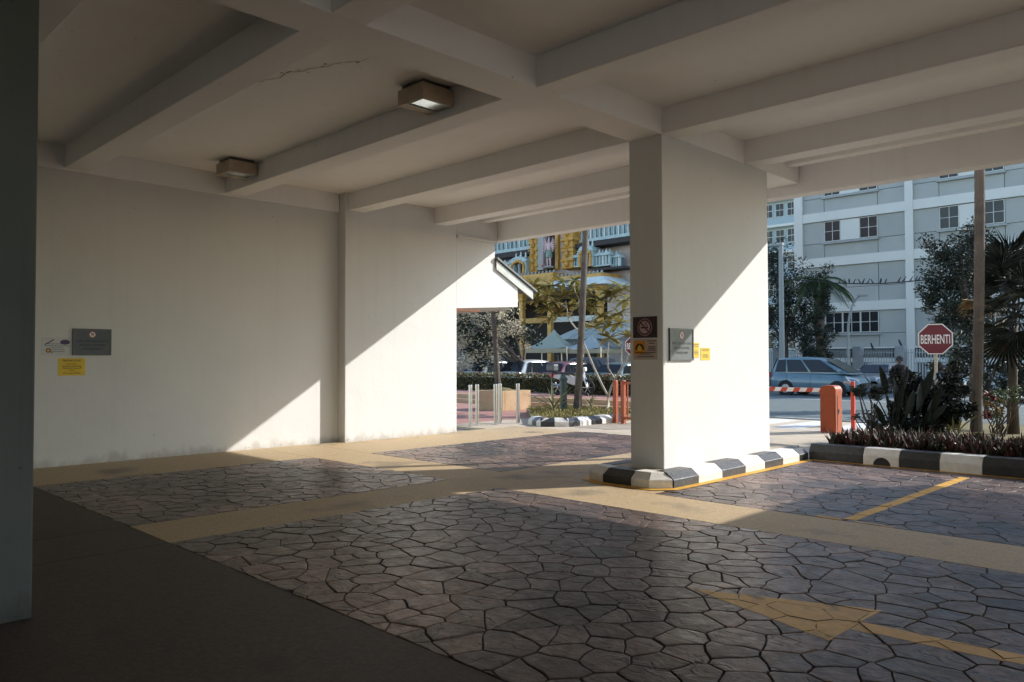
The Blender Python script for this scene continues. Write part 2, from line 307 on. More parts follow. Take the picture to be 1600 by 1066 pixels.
def stone_panel(x0, x1, y0, y1, seed, size=.232):
    rng = random.Random(seed); out = []
    base = struct(MB().box(x0, x1, y0, y1, -.05, .0).build('stone_paving', GROUT))
    pts = []; nx = int(round((x1 - x0) / (size * 1.08))); ny = int(round((y1 - y0) / (size * .92)))
    dx, dy = (x1 - x0) / nx, (y1 - y0) / ny
    for j in range(-2, ny + 2):
        for i in range(-2, nx + 2):
            if rng.random() < .14: continue                  # a stone grown over its neighbour
            pts.append((x0 + (i + .5 + (.5 if j % 2 else 0) + rng.uniform(-.43, .43)) * dx, y0 + (j + .5 + rng.uniform(-.40, .40)) * dy))
    for k, p in enumerate(pts):
        if not (x0 - size < p[0] < x1 + size and y0 - size < p[1] < y1 + size): continue
        poly = [(x0 + .004, y0 + .004), (x1 - .004, y0 + .004), (x1 - .004, y1 - .004), (x0 + .004, y1 - .004)]
        for q in pts:
            ex, ey = q[0] - p[0], q[1] - p[1]; L = math.hypot(ex, ey)
            if 1e-6 < L < size * 3.2:
                n = (ex / L, ey / L); mx, my = (p[0] + q[0]) / 2, (p[1] + q[1]) / 2
                poly = clip(poly, n, n[0] * mx + n[1] * my - .0038)
                if len(poly) < 3: break
        if len(poly) < 3: continue
        ar = abs(sum(a[0] * b[1] - b[0] * a[1] for a, b in zip(poly, poly[1:] + poly[:1]))) / 2
        if ar < .0015: continue
        cx = sum(a[0] for a in poly) / len(poly); cy = sum(a[1] for a in poly) / len(poly)
        ring = []
        for a, b in zip(poly, poly[1:] + poly[:1]):        # wavering hand-cut outline
            L = math.hypot(b[0] - a[0], b[1] - a[1]); m = max(1, int(L / .075))
            for s in range(m):
                t = s / m; x = a[0] + (b[0] - a[0]) * t; y = a[1] + (b[1] - a[1]) * t
                wv = (.009 * math.sin(x * 23 + y * 31) + .006 * math.sin(x * 57 - y * 41)) * (1 if (b[0] - a[0], b[1] - a[1]) > (0, 0) else -1)
                if s: x += wv * (b[1] - a[1]) / L; y -= wv * (b[0] - a[0]) / L
                else: x += (cx - x) * .015; y += (cy - y) * .015
                ring.append((x, y))
        h = .012 + rng.uniform(-.0025, .0025); tx, ty = rng.uniform(-.012, .012), rng.uniform(-.012, .012)
        def zz(x, y): return h + (x - cx) * tx + (y - cy) * ty
        def ins(e, dz): return [(cx + (x - cx) * (1 - e / max(.05, math.hypot(x - cx, y - cy))), cy + (y - cy) * (1 - e / max(.05, math.hypot(x - cx, y - cy)))) + (zz(x, y) + dz,) for x, y in ring]
        r0 = [(x, y, -.002) for x, y in ring]; r1 = ins(.0015, -.003); r2 = ins(.006, -.0004); r3 = ins(.02, .0002)
        for m_, polys, pm_ in PAINT.values():
            for pg in polys:
                q = [(cx + (x - cx) * .994, cy + (y - cy) * .994) for x, y in poly]
                for a, b in zip(pg, pg[1:] + pg[:1]):
                    L = math.hypot(b[0] - a[0], b[1] - a[1]); nn = ((b[1] - a[1]) / L, -(b[0] - a[0]) / L); q = clip(q, nn, nn[0] * a[0] + nn[1] * a[1])
                    if len(q) < 3: break
                if len(q) >= 3: pm_.prism([(x, y, zz(x, y) + .0004) for x, y in q], (0, 0, .0012))
        n = len(ring); mb = MB(); vs = r0 + r1 + r2 + r3 + [(cx, cy, h + .0003)]; fs = []
        for l in range(3):
            for j in range(n): fs.append((l * n + j, l * n + (j + 1) % n, (l + 1) * n + (j + 1) % n, (l + 1) * n + j))
        for j in range(n): fs.append((3 * n + j, 3 * n + (j + 1) % n, 4 * n))
        mb.add(vs, fs); out.append((math.hypot(cx, cy) + (20 if cx > -.15 * cy else 0), mb))
    out.sort(key=lambda e: e[0])
    for _, mb in out[:300]: mb.build('paving_stone', STONE, base, world=False)
    if out[300:]:
        rest = MB()
        for _, mb in out[300:]: rest.add(mb.v, mb.f)
        stuff(rest.build('paving_stones', STONE, base, world=False))
    return base
stone_panel(-11.25, -7.86, Y1, Y2, 3)
stone_panel(-6.90, 1.6, Y1, Y2, 5)
stone_panel(-11.05, -7.86, Y3, 13.3, 7)
stone_panel(-5.28, 1.6, Y3, 12.02, 9)
# smooth aggregate bands between them, cut by joints (each slab a piece)
def slabs(name, m, rects):
    for x0, x1, y0, y1 in rects:
        struct(MB().box(x0 + .004, x1 - .004, y0 + .004, y1 - .004, -.05, .010).build(name, m))
slabs('aggregate_band', BAND, [(-13.2, -11.25, Y1, Y2), (-13.2, -11.25, Y2, Y3), (-11.25, -7.86, Y2, Y3), (-7.86, -6.90, Y2, Y3), (-6.90, -5.28, Y2, Y3), (-5.28, 1.6, Y2, Y3),
      (-7.86, -6.90, Y1, Y2), (-13.0, -11.05, Y3, 12.34), (-7.86, -5.28, Y3, 12.34), (1.6, 9, Y1, Y3), (1.6, 9, Y3, 12.34)])
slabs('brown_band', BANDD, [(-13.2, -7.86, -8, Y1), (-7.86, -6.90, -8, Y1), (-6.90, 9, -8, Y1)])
struct(MB().box(-13.0, -11.06, 12.35, 13.3, -.05, .009).build('aggregate_band', BAND))
struct(MB().box(-30, 16, -20, -8.0, -.05, .0).build('concrete_apron', CONC))

# painted arrow and bay lines, thin sheets lying on the stones
for key, (m_, polys, pm_) in PAINT.items():
    for pg in polys: pm_.prism([(x, y, .001) for x, y in pg], (0, 0, .0085))      # paint run down into the joints
    struct(pm_.build(key, {'ARROWP': ARROWP, 'YELLOW': YELLOW}[m_]))

# ------------------------------------------------------------------ the canopy building
ZS, ZT = 4.53, 4.87
BLD = thing('canopy_building', 'white plastered building canopy with deep ceiling beams over the paved drive', 'building', (-13.0, 8.0, 0))
def bp(name, m, x0, x1, y0, y1, z0, z1, bev=.012): return MB().box(x0, x1, y0, y1, z0, z1).build(name, m, BLD, bevel=bev)
bp('side_wall', WHITE, -13.5, -13.08, -8.2, 8.375, -.05, 5.0)
bp('wall_pier', WHITE, -13.4, -12.83, 8.37, 11.24, -.05, 5.0)
bp('column', WHITE, -6.13, -5.61, 8.44, 11.36, .15, ZS + .02)
bp('column', plaster('vignette_dark_grey', (.075, .085, .087), (.058, .066, .068), .5, .9, (.03, .034, .034)), -6.15, -5.52, -1.6, 1.34, -.05, ZS + .02)  # grey column, with the dark of the frame corner put into its colour
bp('roof_slab', CEIL, -13.45, 9.0, -8.2, 12.62, ZT, 5.25)
bp('cross_beam', CEIL, -6.132, -5.608, -8.1, 12.5, ZS, ZT + .05)
bp('cross_beam', CEIL, 1.6, 2.12, -8.1, 12.5, ZS, ZT + .05)
bp('wall_beam', CEIL, -13.2, -13.03, -8.1, 8.36, 4.50, ZT + .04)
for y0, y1 in ((-6.2, -5.85), (-3.6, -3.25), (-1.1, -.75), (1.15, 1.98), (3.51, 3.87), (6.05, 6.42), (8.45, 8.81), (10.62, 10.96)):
    for x0, x1 in ((-13.06, -6.125), (-5.615, 1.605), (2.115, 8.95)):
        bp('ceiling_beam', CEIL, x0, x1, y0, y1, ZS, ZT + .04)
for x0, x1 in ((-12.9, -6.125), (-5.615, 1.605), (2.115, 8.95)):
    bp('ceiling_beam', CEIL, x0, x1, 11.98, 12.18, 4.74, ZT + .04)
bp('fascia_beam', CEIL, -13.3, 9.05, 12.52, 12.80, 4.36, 5.3)
bp('unseen_bounce_wall', WHITE, -13.4, 9.0, -8.5, -8.15, -.05, 5.2)  # unseen end wall, added to steer the bounce light under the canopy
bp('upper_wall', WHITE, -13.4, 9.05, -8.5, 12.4, 5.255, 9.5)
bp('wing_roof', CEIL, .97, 9.4, 12.81, 17.3, 4.36, 5.1)
bp('column', WHITE, 8.0, 8.6, 14.5, 15.1, -.05, 4.37)
bp('column', WHITE, 8.3, 8.9, 4.0, 6.0, -.05, ZS + .02)
bp('panel_ledge', WHITE, -12.84, -12.78, 11.24, 12.45, 4.30, 4.36, .006)
# crack and flaked plaster on the slab between the first beams
rng = random.Random(4); cr = MB(); p = Vector((-9.2, 4.15, ZT - .004))
for k in range(46):
    q = p + Vector((.045 + rng.uniform(-.01, .02), rng.uniform(-.012, .045), 0)); n = (q - p).cross(Vector((0, 0, 1))).normalized() * rng.uniform(.002, .008)
    cr.add([p - n, q - n, q + n, p + n], [(0, 1, 2, 3)])
    if rng.random() < .35:
        c = p + Vector((rng.uniform(-.06, .06), rng.uniform(-.06, .06), 0)); s = rng.uniform(.008, .022)
        cr.add([c + Vector((s * math.cos(a) * rng.uniform(.6, 1.4), s * math.sin(a), 0)) for a in (0, 1.2, 2.5, 3.7, 5)], [(0, 1, 2, 3, 4)])
    p = q
stuff(cr.build('plaster_crack', mat('crack_dark', (.42, .38, .34), None, 8, .9), BLD))
# flaked paint along the foot of the walls and a few scuffs
fl = MB()
for k in range(110):
    if k < 70: X, y, e = -12.829, rng.uniform(8.4, 11.2), 1
    else: X, y, e = -13.079, rng.uniform(3.0, 8.35), 1
    z = abs(rng.gauss(.0, .025)) + .012; s = rng.uniform(.004, .018)
    fl.add([(X + .001, y + s * 1.8 * math.cos(a) * rng.uniform(.5, 1.2), z + s * .6 * math.sin(a)) for a in (0, 1, 2, 3.1, 4.2, 5.3)], [(0, 1, 2, 3, 4, 5)])
stuff(fl.build('flaked_paint', mat('bare_render', (.50, .47, .43), (.38, .35, .31), 20, .9), BLD))

def ceiling_light(x, y, label):
    t = thing('ceiling_light', label, 'light', (x, y, ZT), 0, 'box lights on the canopy ceiling')
    h = MB(); a = .235; z0, z1 = -.235, -.05
    h.box(-a, a, -a, -a + .03, z0, z1).box(-a, a, a - .03, a, z0, z1).box(-a, -a + .03, -a + .03, a - .03, z0, z1).box(a - .03, a, -a + .03, a - .03, z0, z1)
    h.box(-a + .03, -.09, -a + .03, a - .03, z0 + .002, z0 + .02)
    h.build('housing', LAMPC, t, world=False)
    MB().box(-.2, .2, -.2, .2, -.055, .02).build('mounting_plate', DSTEEL, t, world=False)
    MB().box(-.089, a - .032, -a + .032, a - .032, z0 + .008, z0 + .016).build('glass_panel', LGLASS, t, world=False)
    f = MB(); f.box(-.09, a - .02, -a + .018, -a + .034, z0 - .006, z0 + .004).box(-.09, a - .02, a - .034, a - .018, z0 - .006, z0 + .004)
    f.box(-.092, -.076, -a + .034, a - .034, z0 - .006, z0 + .004).box(a - .034, a - .018, -a + .034, a - .034, z0 - .006, z0 + .004)
    f.build('glass_frame', BOARD, t, world=False)
ceiling_light(-7.18, 5.80, 'cream box light with bright glass at the beam crossing nearest the column')
ceiling_light(-12.05, 5.78, 'cream box light on the ceiling close to the left wall')

# ------------------------------------------------------------------ kerbs of painted blocks
def kerb_block(parent, m, a, b, inward, h=.20, w=.30, ch=.11):
    """one block from a to b (ground line of the outer face), chamfered towards the drive"""
    a = Vector((*a, 0)); b = Vector((*b, 0)); n = Vector((*inward, 0)).normalized(); d = (b - a).normalized() * .002
    sec = [(0, -.04), (0, h * .58), (ch, h), (w, h), (w, -.04)]
    mb = MB(); mb.loft([[a + d + n * u + Vector((0, 0, z)) for u, z in sec], [b - d + n * u + Vector((0, 0, z)) for u, z in sec]])
    return mb.build('kerb_block', m, parent, bevel=.008)
kerb = struct(MB().box(-6.34, -5.57, 8.25, 12.3, -.05, .192).build('column_island', CONC))
ys = [8.17, 8.75, 9.35, 9.98, 10.56, 11.13, 11.70, 12.02]
for i in range(len(ys) - 1): kerb_block(kerb, KBLACK if i % 2 == 0 else KWHITE, (-5.29, ys[i]), (-5.29, ys[i + 1]), (-1, 0))
def corner_block(m, gnd, chm, top):                       # block round a bend: ground line, chamfer line and top line given
    ring = lambda pts, z: [Vector((x, y, z)) for x, y in pts]
    mb = MB(); n = len(gnd); L = [ring(gnd, -.04), ring(gnd, .116), ring(chm, .20), ring(top, .20), ring(top, -.04)]
    mb.loft([[l[i] for l in L] for i in range(n)]); return mb.build('kerb_block', m, kerb, bevel=.008)
corner_block(KWHITE, [(-5.775, 7.95), (-5.50, 7.955), (-5.30, 8.165)], [(-5.775, 8.06), (-5.545, 8.065), (-5.41, 8.20)], [(-5.775, 8.25), (-5.62, 8.25), (-5.59, 8.25)])
corner_block(KBLACK, [(-6.22, 7.95), (-5.78, 7.95)], [(-6.20, 8.06), (-5.78, 8.06)], [(-6.18, 8.25), (-5.78, 8.25)])
corner_block(KWHITE, [(-6.62, 8.295), (-6.53, 8.06), (-6.225, 7.95)], [(-6.51, 8.295), (-6.45, 8.13), (-6.205, 8.06)], [(-6.32, 8.295), (-6.30, 8.26), (-6.185, 8.25)])
for i in range(7): kerb_block(kerb, KBLACK if i % 2 == 0 else KWHITE, (-6.62, 8.30 + i * .57), (-6.62, 8.87 + i * .57), (1, 0))
out = [(-6.74, 8.55), (-6.72, 8.25), (-6.58, 7.97), (-6.25, 7.83), (-5.75, 7.83), (-5.42, 7.86), (-5.2, 8.08), (-5.18, 8.4), (-5.17, 10.2), (-5.18, 11.98)]
inn = [(-6.60, 8.55), (-6.60, 8.28), (-6.49, 8.07), (-6.22, 7.96), (-5.77, 7.96), (-5.48, 7.98), (-5.3, 8.18), (-5.3, 8.4), (-5.3, 10.2), (-5.3, 11.98)]
yl = MB()
for i in range(len(out) - 1): yl.prism([(*out[i], .0165), (*out[i + 1], .0165), (*inn[i + 1], .0165), (*inn[i], .0165)], (0, 0, .003))
struct(yl.build('yellow_kerb_line', YELLOW))
bed = struct(MB().box(-5.2, 2.0, 12.25, 19.6, -.05, .17).build('garden_bed', SOIL))
xs = [-5.29, -4.46, -3.95, -3.41, -2.88, -2.35, -1.8, -1.25, -.7, -.15, .4, .95, 1.5]
for i in range(len(xs) - 1):
    k = kerb_block(bed, KBLACK if i % 2 == 0 else KWHITE, (xs[i], 12.03), (xs[i + 1], 12.03), (0, 1), h=.26, ch=.07)
    if i == 1:
        c = Vector((-4.19, 12.028, .0)); h = MB(); h.prism([c + Vector((.125 * math.cos(a), 0, .125 * math.sin(a) + .012)) for a in [math.pi * j / 12 for j in range(13)]], (0, .012, 0)); h.build('dark_drain_disc', BLACK, bed)  # flat black half-disc: the shade inside the drain opening is painted on
yl = MB(); yl.box(-5.2, -2.3, 11.96, 12.02, .0165, .0195); struct(yl.build('yellow_kerb_line', YELLOW))
isl = struct(MB().prism([(-13.2, 14.05, -.05), (-12.5, 13.85, -.05), (-12.15, 14.2, -.05), (-12.1, 15.9, -.05), (-12.1, 18.4, -.05), (-16.2, 18.4, -.05), (-16.2, 17.0, -.05)], (0, 0, .19)).build('planting_island', SOIL))
def run(parent, pts, n, inw, start=0, **kw):
    k = start
    for a, b, m, iw in zip(pts, pts[1:], n, inw):
        for i in range(m):
            f0, f1 = i / m, (i + 1) / m
            kerb_block(parent, KWHITE if k % 2 == 0 else KBLACK, (a[0] + (b[0] - a[0]) * f0, a[1] + (b[1] - a[1]) * f0), (a[0] + (b[0] - a[0]) * f1, a[1] + (b[1] - a[1]) * f1), iw, **kw); k += 1
run(isl, [(-13.25, 13.95), (-12.5, 13.6), (-12.0, 14.05), (-11.93, 16.1)], [3, 2, 5], [(.4, 1), (-.7, .7), (-1, 0)], 0)

# ------------------------------------------------------------------ signs and notices
def plate_X(name, label, m, px, X, t=.012, frame=None, group=None):
    """flat plate on a wall facing +X from its corner pixels (left, right, top, bottom)"""
    a = pX(px[0], px[3], X); b = pX(px[1], px[2], X); y0, y1 = a.y, b.y
    z0, z1 = pX((px[0] + px[1]) / 2, px[3], X).z, pX((px[0] + px[1]) / 2, px[2], X).z
    th = thing(name, label, 'sign', (X, (y0 + y1) / 2, z0), 0, group)
    MB().box(X - .002, X + t, y0, y1, z0, z1).build('plate', m, th, bevel=.002)
    if frame:
        f = MB(); e = .018; tt = t + .008
        f.box(X, X + tt, y0 - .004, y0 + e, z0 - .004, z1 + .004).box(X, X + tt, y1 - e, y1 + .004, z0 - .004, z1 + .004).box(X, X + tt, y0 + e, y1 - e, z1 - e, z1 + .004).box(X, X + tt, y0 + e, y1 - e, z0 - .004, z0 + e)
        f.build('frame', frame, th)
    return th, X + t + .0015, y0, y1, z0, z1
def disc(mb, c, u, v, r0, r1, n=28, a0=0, a1=2 * math.pi):
    c, u, v = Vector(c), Vector(u), Vector(v)
    for k in range(n):
        s, t = a0 + (a1 - a0) * k / n, a0 + (a1 - a0) * (k + 1) / n
        e, g2 = u * math.cos(s) + v * math.sin(s), u * math.cos(t) + v * math.sin(t)
        if r0 <= 0: mb.add([c, c + e * r1, c + g2 * r1], [(0, 1, 2)])
        else: mb.add([c + e * r0, c + e * r1, c + g2 * r1, c + g2 * r0], [(0, 1, 2, 3)])
UY, UZ = Vector((0, 1, 0)), Vector((0, 0, 1))
def no_parking(th, x, y, z, r):
    m = MB(); disc(m, (x, y, z), UY, UZ, 0, r); m.build('symbol_disc', WPRINT, th)
    m = MB(); disc(m, (x + .001, y, z), UY, UZ, r * .84, r * 1.04)
    a = Vector((0, 1, -1)).normalized(); b = Vector((0, 1, 1)).normalized(); c = Vector((x + .0025, y, z))
    m.add([c - a * r * .9 - b * r * .07, c + a * r * .9 - b * r * .07, c + a * r * .9 + b * r * .07, c - a * r * .9 + b * r * .07], [(0, 1, 2, 3)])
    m.build('symbol_ring', REDP, th)
    text('letter', 'P', BLACK, th, (x + .002, y, z - r * .52), UY, UZ, r * 1.05)
def wait_sign(label, m, px, X, lines4=False):
    th, x, y0, y1, z0, z1 = plate_X('parking_sign', label, m, px, X, .02, DSTEEL, 'waiting bay signs')
    h, wd, yc = z1 - z0, y1 - y0, (y0 + y1) / 2
    no_parking(th, x, yc, z1 - h * .21, h * .125)
    for k, (s, f) in enumerate((('THIS CAR PARK BAYS', .84), ('ARE FOR WAITING', .68), ('PURPOSE ONLY', .52))):
        text('lettering', s, BLACK, th, (x, yc, z0 + h * (.50 - .15 * k)), UY, UZ, h * .075, wd * f)
    if lines4: text('lettering', 'BY ORDER OF MANAGEMENT', WPRINT, th, (x, yc, z0 + h * .085), UY, UZ, h * .03, wd * .8)
wait_sign('grey waiting bay sign on the bright face of the column', SIGNG, (1045, 1081, 514, 563), -5.61, False)
wait_sign('dark blue-grey waiting bay sign on the left wall', SIGNB, (113.5, 173, 514.5, 555), -13.08)
th, x, y0, y1, z0, z1 = plate_X('yellow_notice', 'large yellow waiting zone notice on the left wall', YPAPER, (90.5, 133, 560, 587), -13.08, .004)
for s, hh, f, wd in (('WAITING ZONE', .10, .82, .66), ('Strictly for', .07, .64, .38), ('Loading, Unloading', .08, .51, .70), ('Pick-up & Drop off', .08, .39, .68), ('Only', .07, .27, .15), ('(15 minutes ONLY)', .075, .11, .62)):
    text('lettering', s, BLACK, th, (x, (y0 + y1) / 2, z0 + (z1 - z0) * f), UY, UZ, (z1 - z0) * hh, (y1 - y0) * wd)
th, x, y0, y1, z0, z1 = plate_X('white_notice', 'faded white printed notice beside the dark sign on the left wall', WPAPER, (64.5, 113, 527.5, 555), -13.08, .004)
m = MB(); disc(m, (x, y1 - .1, z1 - .07), UY * 1.5, UZ * .85, 0, .045); m.build('logo', mat('notice_purple', (.07, .045, .12), None, 5, .5), th)
m = MB(); disc(m, (x, y0 + .09, z0 + .07), UY, UZ, .012, .038); m.box(x - .0005, x + .001, y0 + .12, y0 + .15, z0 + .03, z0 + .045); m.build('emblem', mat('notice_gold', (.35, .2, .05), None, 5, .5), th)
m = MB(); m.add([(x, y0 + .04, z1 - .105), (x, y0 + .05, z1 - .115), (x, y0 + .17, z1 - .035), (x, y0 + .16, z1 - .025)], [(0, 1, 2, 3)]); m.build('stroke', BLACK, th)
for k, wd in enumerate((.62, .82, .42, .5, .5)):               # print too small to read: ruled lines of text
    zc = z0 + (z1 - z0) * (.62 - .11 * k); yc = (y0 + y1) / 2
    MB().box(x - .0005, x + .001, yc - (y1 - y0) * wd / 2, yc + (y1 - y0) * wd / 2, zc, zc + .008).build('print_line', DSTEEL, th)
for px, nm, lb in (((1083, 1092, 535.5, 559), 'yellow_notice', 'small upright orange-yellow notice next to the grey column sign'), ((1094.5, 1109, 543.5, 563), 'yellow_notice', 'square lemon yellow notice farthest right on the column')):
    th, x, y0, y1, z0, z1 = plate_X(nm, lb, YPAPER, px, -5.61, .004)
    yc = (y0 + y1) / 2; H = z1 - z0; W = y1 - y0
    if W < H * .7:
        m = MB(); disc(m, (x, yc, z0 + H * .52), UY * .6, UZ, .03, .06); m.build('flame_symbol', BLACK, th)
        m = MB(); m.box(x - .0005, x + .001, yc - W * .4, yc + W * .4, z1 - H * .13, z1 - H * .06); m.box(x - .0005, x + .001, yc - W * .3, yc + W * .3, z0 + H * .25, z0 + H * .29); m.build('print_line', DRYLEAF, th)
        MB().box(x - .001, x + .001, y0, y1, z0, z0 + H * .09).build('orange_strip', ORANGE, th)
    else:
        for k, (wd, f) in enumerate(((.8, .86), (.75, .74), (.5, .42), (.7, .32), (.55, .22))):
            MB().box(x - .0005, x + .001, yc - W * wd / 2, yc + W * wd / 2, z0 + H * f, z0 + H * (f + .045)).build('print_line', DRYLEAF, th)
# no-smoking plate and fire notice on the column's near end (faces the camera side, -Y)
Yc = 8.44; UX = Vector((1, 0, 0))
a, b = pY(990, 528, Yc), pY(1027, 495, Yc); x0, x1, z0, z1 = a.x, b.x, pY(1008, 528, Yc).z, pY(1008, 495, Yc).z
th = thing('no_smoking_sign', 'dark square no smoking sign on the shaded end of the column', 'sign', ((x0 + x1) / 2, Yc, z0))
MB().box(x0, x1, Yc - .012, Yc + .002, z0, z1).build('plate', mat('maroon_plate', (.055, .035, .038), None, 5, .4), th, bevel=.002)
c = Vector(((x0 + x1) / 2, Yc - .0135, (z0 + z1) / 2)); R = (z1 - z0) * .38; PINK = mat('pale_pink_print', (.56, .42, .42), None, 6, .5); MAR = mat('maroon_print', (.17, .03, .045), None, 6, .5)
m = MB(); disc(m, c, UX, UZ, 0, R * 1.08); m.build('symbol_disc', PINK, th)
m = MB(); disc(m, c - Vector((0, .001, 0)), UX, UZ, R * .78, R)
d1, d2 = Vector((1, 0, -1)).normalized(), Vector((1, 0, 1)).normalized(); cc = c - Vector((0, .003, 0))
m.add([cc - d1 * R * .85 - d2 * R * .1, cc + d1 * R * .85 - d2 * R * .1, cc + d1 * R * .85 + d2 * R * .1, cc - d1 * R * .85 + d2 * R * .1], [(0, 1, 2, 3)]); m.build('symbol_ring', MAR, th)
m = MB(); m.box(c.x - R * .6, c.x + R * .5, c.y - .002, c.y - .0012, c.z - R * .14, c.z + R * .03)
m.tube([c + Vector((R * f, -.0015, R * g_)) for f, g_ in ((.42, .1), (.3, .25), (.12, .3), (.1, .5), (.25, .6), (.33, .45))], .004, 5); m.build('cigarette', BLACK, th)
zb = pY(1008, 562, Yc).z; zt = pY(1008, 530, Yc).z
th = thing('fire_notice', 'pale fire notice with orange flame square below the no smoking sign', 'sign', ((x0 + x1) / 2, Yc, zb))
MB().box(x0, x1, Yc - .004, Yc + .002, zb, zt).build('plate', mat('beige_notice', (.55, .45, .40), None, 5, .6), th)
s = (x1 - x0) * .48; o0 = Vector((x0 + .01, Yc - .0055, zt - .02 - s))
MB().add([o0, o0 + UX * s, o0 + UX * s + UZ * s, o0 + UZ * s], [(0, 1, 2, 3)]).build('orange_square', ORANGE, th)
m = MB(); disc(m, o0 + Vector((s / 2, -.001, s * .42)), UX, UZ, s * .22, s * .38, 20, -.3, math.pi + .3); m.build('dark_arc', BLACK, th)
cx_ = o0 + Vector((s / 2, -.002, s * .28)); MB().add([cx_ - UX * s * .18, cx_ + UX * s * .18, cx_ + UZ * s * .45], [(0, 1, 2)]).build('flame_symbol', YPAPER, th)
for k, (fx, fz, wd) in enumerate(((.77, .88, .36), (.77, .77, .22), (.77, .60, .3), (.77, .52, .28), (.77, .44, .38), (.5, .33, .85), (.5, .25, .5), (.5, .12, .7))):
    X_ = x0 + (x1 - x0) * fx; z_ = zb + (zt - zb) * fz; hw = (x1 - x0) * wd / 2
    MB().box(X_ - hw, X_ + hw, Yc - .006, Yc - .0045, z_, z_ + .010).build('print_line', BLACK, th)

# ------------------------------------------------------------------ neighbouring shelter: gable board, pitched roof
SX = -12.835
sh = thing('gabled_shelter', 'white boarded gable with grey pitched roof beyond the wall pier', 'shelter', (-14, 12.2, 0))
MB().prism([(SX, 11.243, 2.74), (SX, 13.18, 2.86), (SX, 13.18, 3.36), (SX, 12.42, 3.76), (SX, 12.42, 4.345), (SX, 12.51, 4.35), (SX, 12.51, 4.90), (SX, 11.243, 4.90)], (-.14, 0, 0)).build('gable_wall', WHITE, sh, bevel=.006)
def slope(name, m, y0, z0, y1, z1, xa, xb, t): MB().prism([(xa, y0, z0), (xa, y1, z1), (xa, y1, z1 + t), (xa, y0, z0 + t)], (xb - xa, 0, 0)).build(name, m, sh)
slope('roof', ROOFG, 12.43, 3.93, 13.78, 3.235, SX + .09, -19.5, .05)
slope('barge_board', BOARD, 12.43, 3.70, 13.66, 3.065, SX + .05, SX + .012, .20)
slope('roof', ROOFG, 12.40, 3.93, 10.6, 3.1, SX - .2, -19.5, .05)
MB().box(SX - .12, SX - .02, 11.27, 11.98, 2.69, 2.735).build('rusty_trim', RUST, sh)
MB().box(SX - .14, SX - 6.6, 11.3, 13.1, 2.79, 2.84).build('soffit', BOARD, sh)
for x, y in ((-18.8, 11.5), (-18.8, 13.0)): MB().box(x - .06, x + .06, y - .06, y + .06, -.05, 2.8).build('post', BOARD, sh)

# ------------------------------------------------------------------ bollards, planter, steps, gate, barrier
for k, (x, y, lb) in enumerate(((-13.77, 12.50, 'leftmost stainless bollard beside the white pier'), (-13.92, 12.86, 'second stainless bollard from the white pier'), (-13.73, 13.30, 'middle stainless bollard in front of the tan planter'),
                     (-13.98, 13.70, 'fourth stainless bollard from the white pier'), (-13.64, 14.0, 'rightmost stainless bollard nearest the striped island'))):
    t = thing('bollard', lb, 'bollard', (x, y, 0), 0, 'stainless bollards')
    MB().lathe([(.048, -.03), (.048, .98), (.044, 1.0), (.0, 1.003)], n=18).build('post', STEEL, t, world=False, smooth=False)
    MB().lathe([(.075, -.03), (.075, .008), (.06, .016), (.05, .017)], n=18).build('base_ring', STEEL, t, world=False)
pl = thing('planter_box', 'tan tiled planter box with a slim palm behind the bollards', 'planter', (-17.8, 18, 0))
for x0, x1, y0, y1, nm in ((-18.5, -17.25, 17.0, 17.12, 'front_panel'), (-17.37, -17.25, 17.125, 18.3, 'side_panel'), (-18.5, -18.38, 17.125, 18.3, 'side_panel'), (-18.375, -17.375, 18.18, 18.3, 'rear_panel')):
    MB().box(x0, x1, y0, y1, -.04, .62).build(nm, TAN, pl, bevel=.01)
MB().box(-18.37, -17.38, 17.13, 18.17, 0, .55).build('soil', SOIL, pl)
MB().lathe([(.48, .54), (.40, .60), (.22, .68), (0, .71)], (-17.87, 17.65, 0), 12).build('soil_mound', SOIL, pl)
st = struct(MB().box(-40, -11.9, 19.3, 20.19, -.03, .14).build('step', TAN)); struct(MB().box(-40, -11.9, 19.75, 20.188, .141, .30).build('step', TAN))
struct(MB().box(-40, -13.95, 20.19, 23.19, -.03, .31).build('brick_sidewalk', BRICKP))
gt = thing('orange_gate', 'orange-red metal gate with vertical bars left of the column', 'gate', (-11.8, 15.7, 0))
for x in (-11.86, -11.62, -9.9): MB().box(x - .05, x + .05, 15.65, 15.75, -.03, 1.08).build('post', ORPAINT, gt, bevel=.006)
MB().box(-11.57, -9.95, 15.675, 15.725, .99, 1.05).build('top_rail', ORPAINT, gt); MB().box(-11.57, -9.95, 15.675, 15.725, .12, .17).build('bottom_rail', ORPAINT, gt)
for k in range(14): MB().box(-11.50 + k * .115, -11.475 + k * .115, 15.69, 15.715, .171, .989).build('bar', ORPAINT, gt)

br = thing('barrier_box', 'orange parking barrier cabinet with rounded top by the garden bed', 'barrier', (-6.92, 16.9, 0))
prof = [(-.17, -.03), (.17, -.03), (.17, .93)] + [(.17 - .10 + .10 * math.cos(a), .93 + .10 * math.sin(a)) for a in [math.pi / 2 * k / 6 for k in range(1, 7)]] + [(-.17 + .10 - .10 * math.sin(a), .93 + .10 * math.cos(a)) for a in [math.pi / 2 * k / 6 for k in range(0, 7)]]
MB().prism([(-6.92 + x, 16.72, z) for x, z in prof], (0, .34, 0)).build('cabinet', ORPAINT, br, bevel=.006)
MB().box(-7.06, -6.78, 16.712, 16.719, .08, .80).build('door', ORPAINT, br, bevel=.004)
MB().box(-6.748, -6.742, 16.80, 16.82, .08, .82).build('door_seam', DSTEEL, br); MB().box(-6.748, -6.735, 16.86, 16.89, .42, .52).build('lock', DSTEEL, br)
MB().tube([(-6.92, 17.05, .90), (-6.92, 17.20, .90)], .07, 12).build('hub', DSTEEL, br)
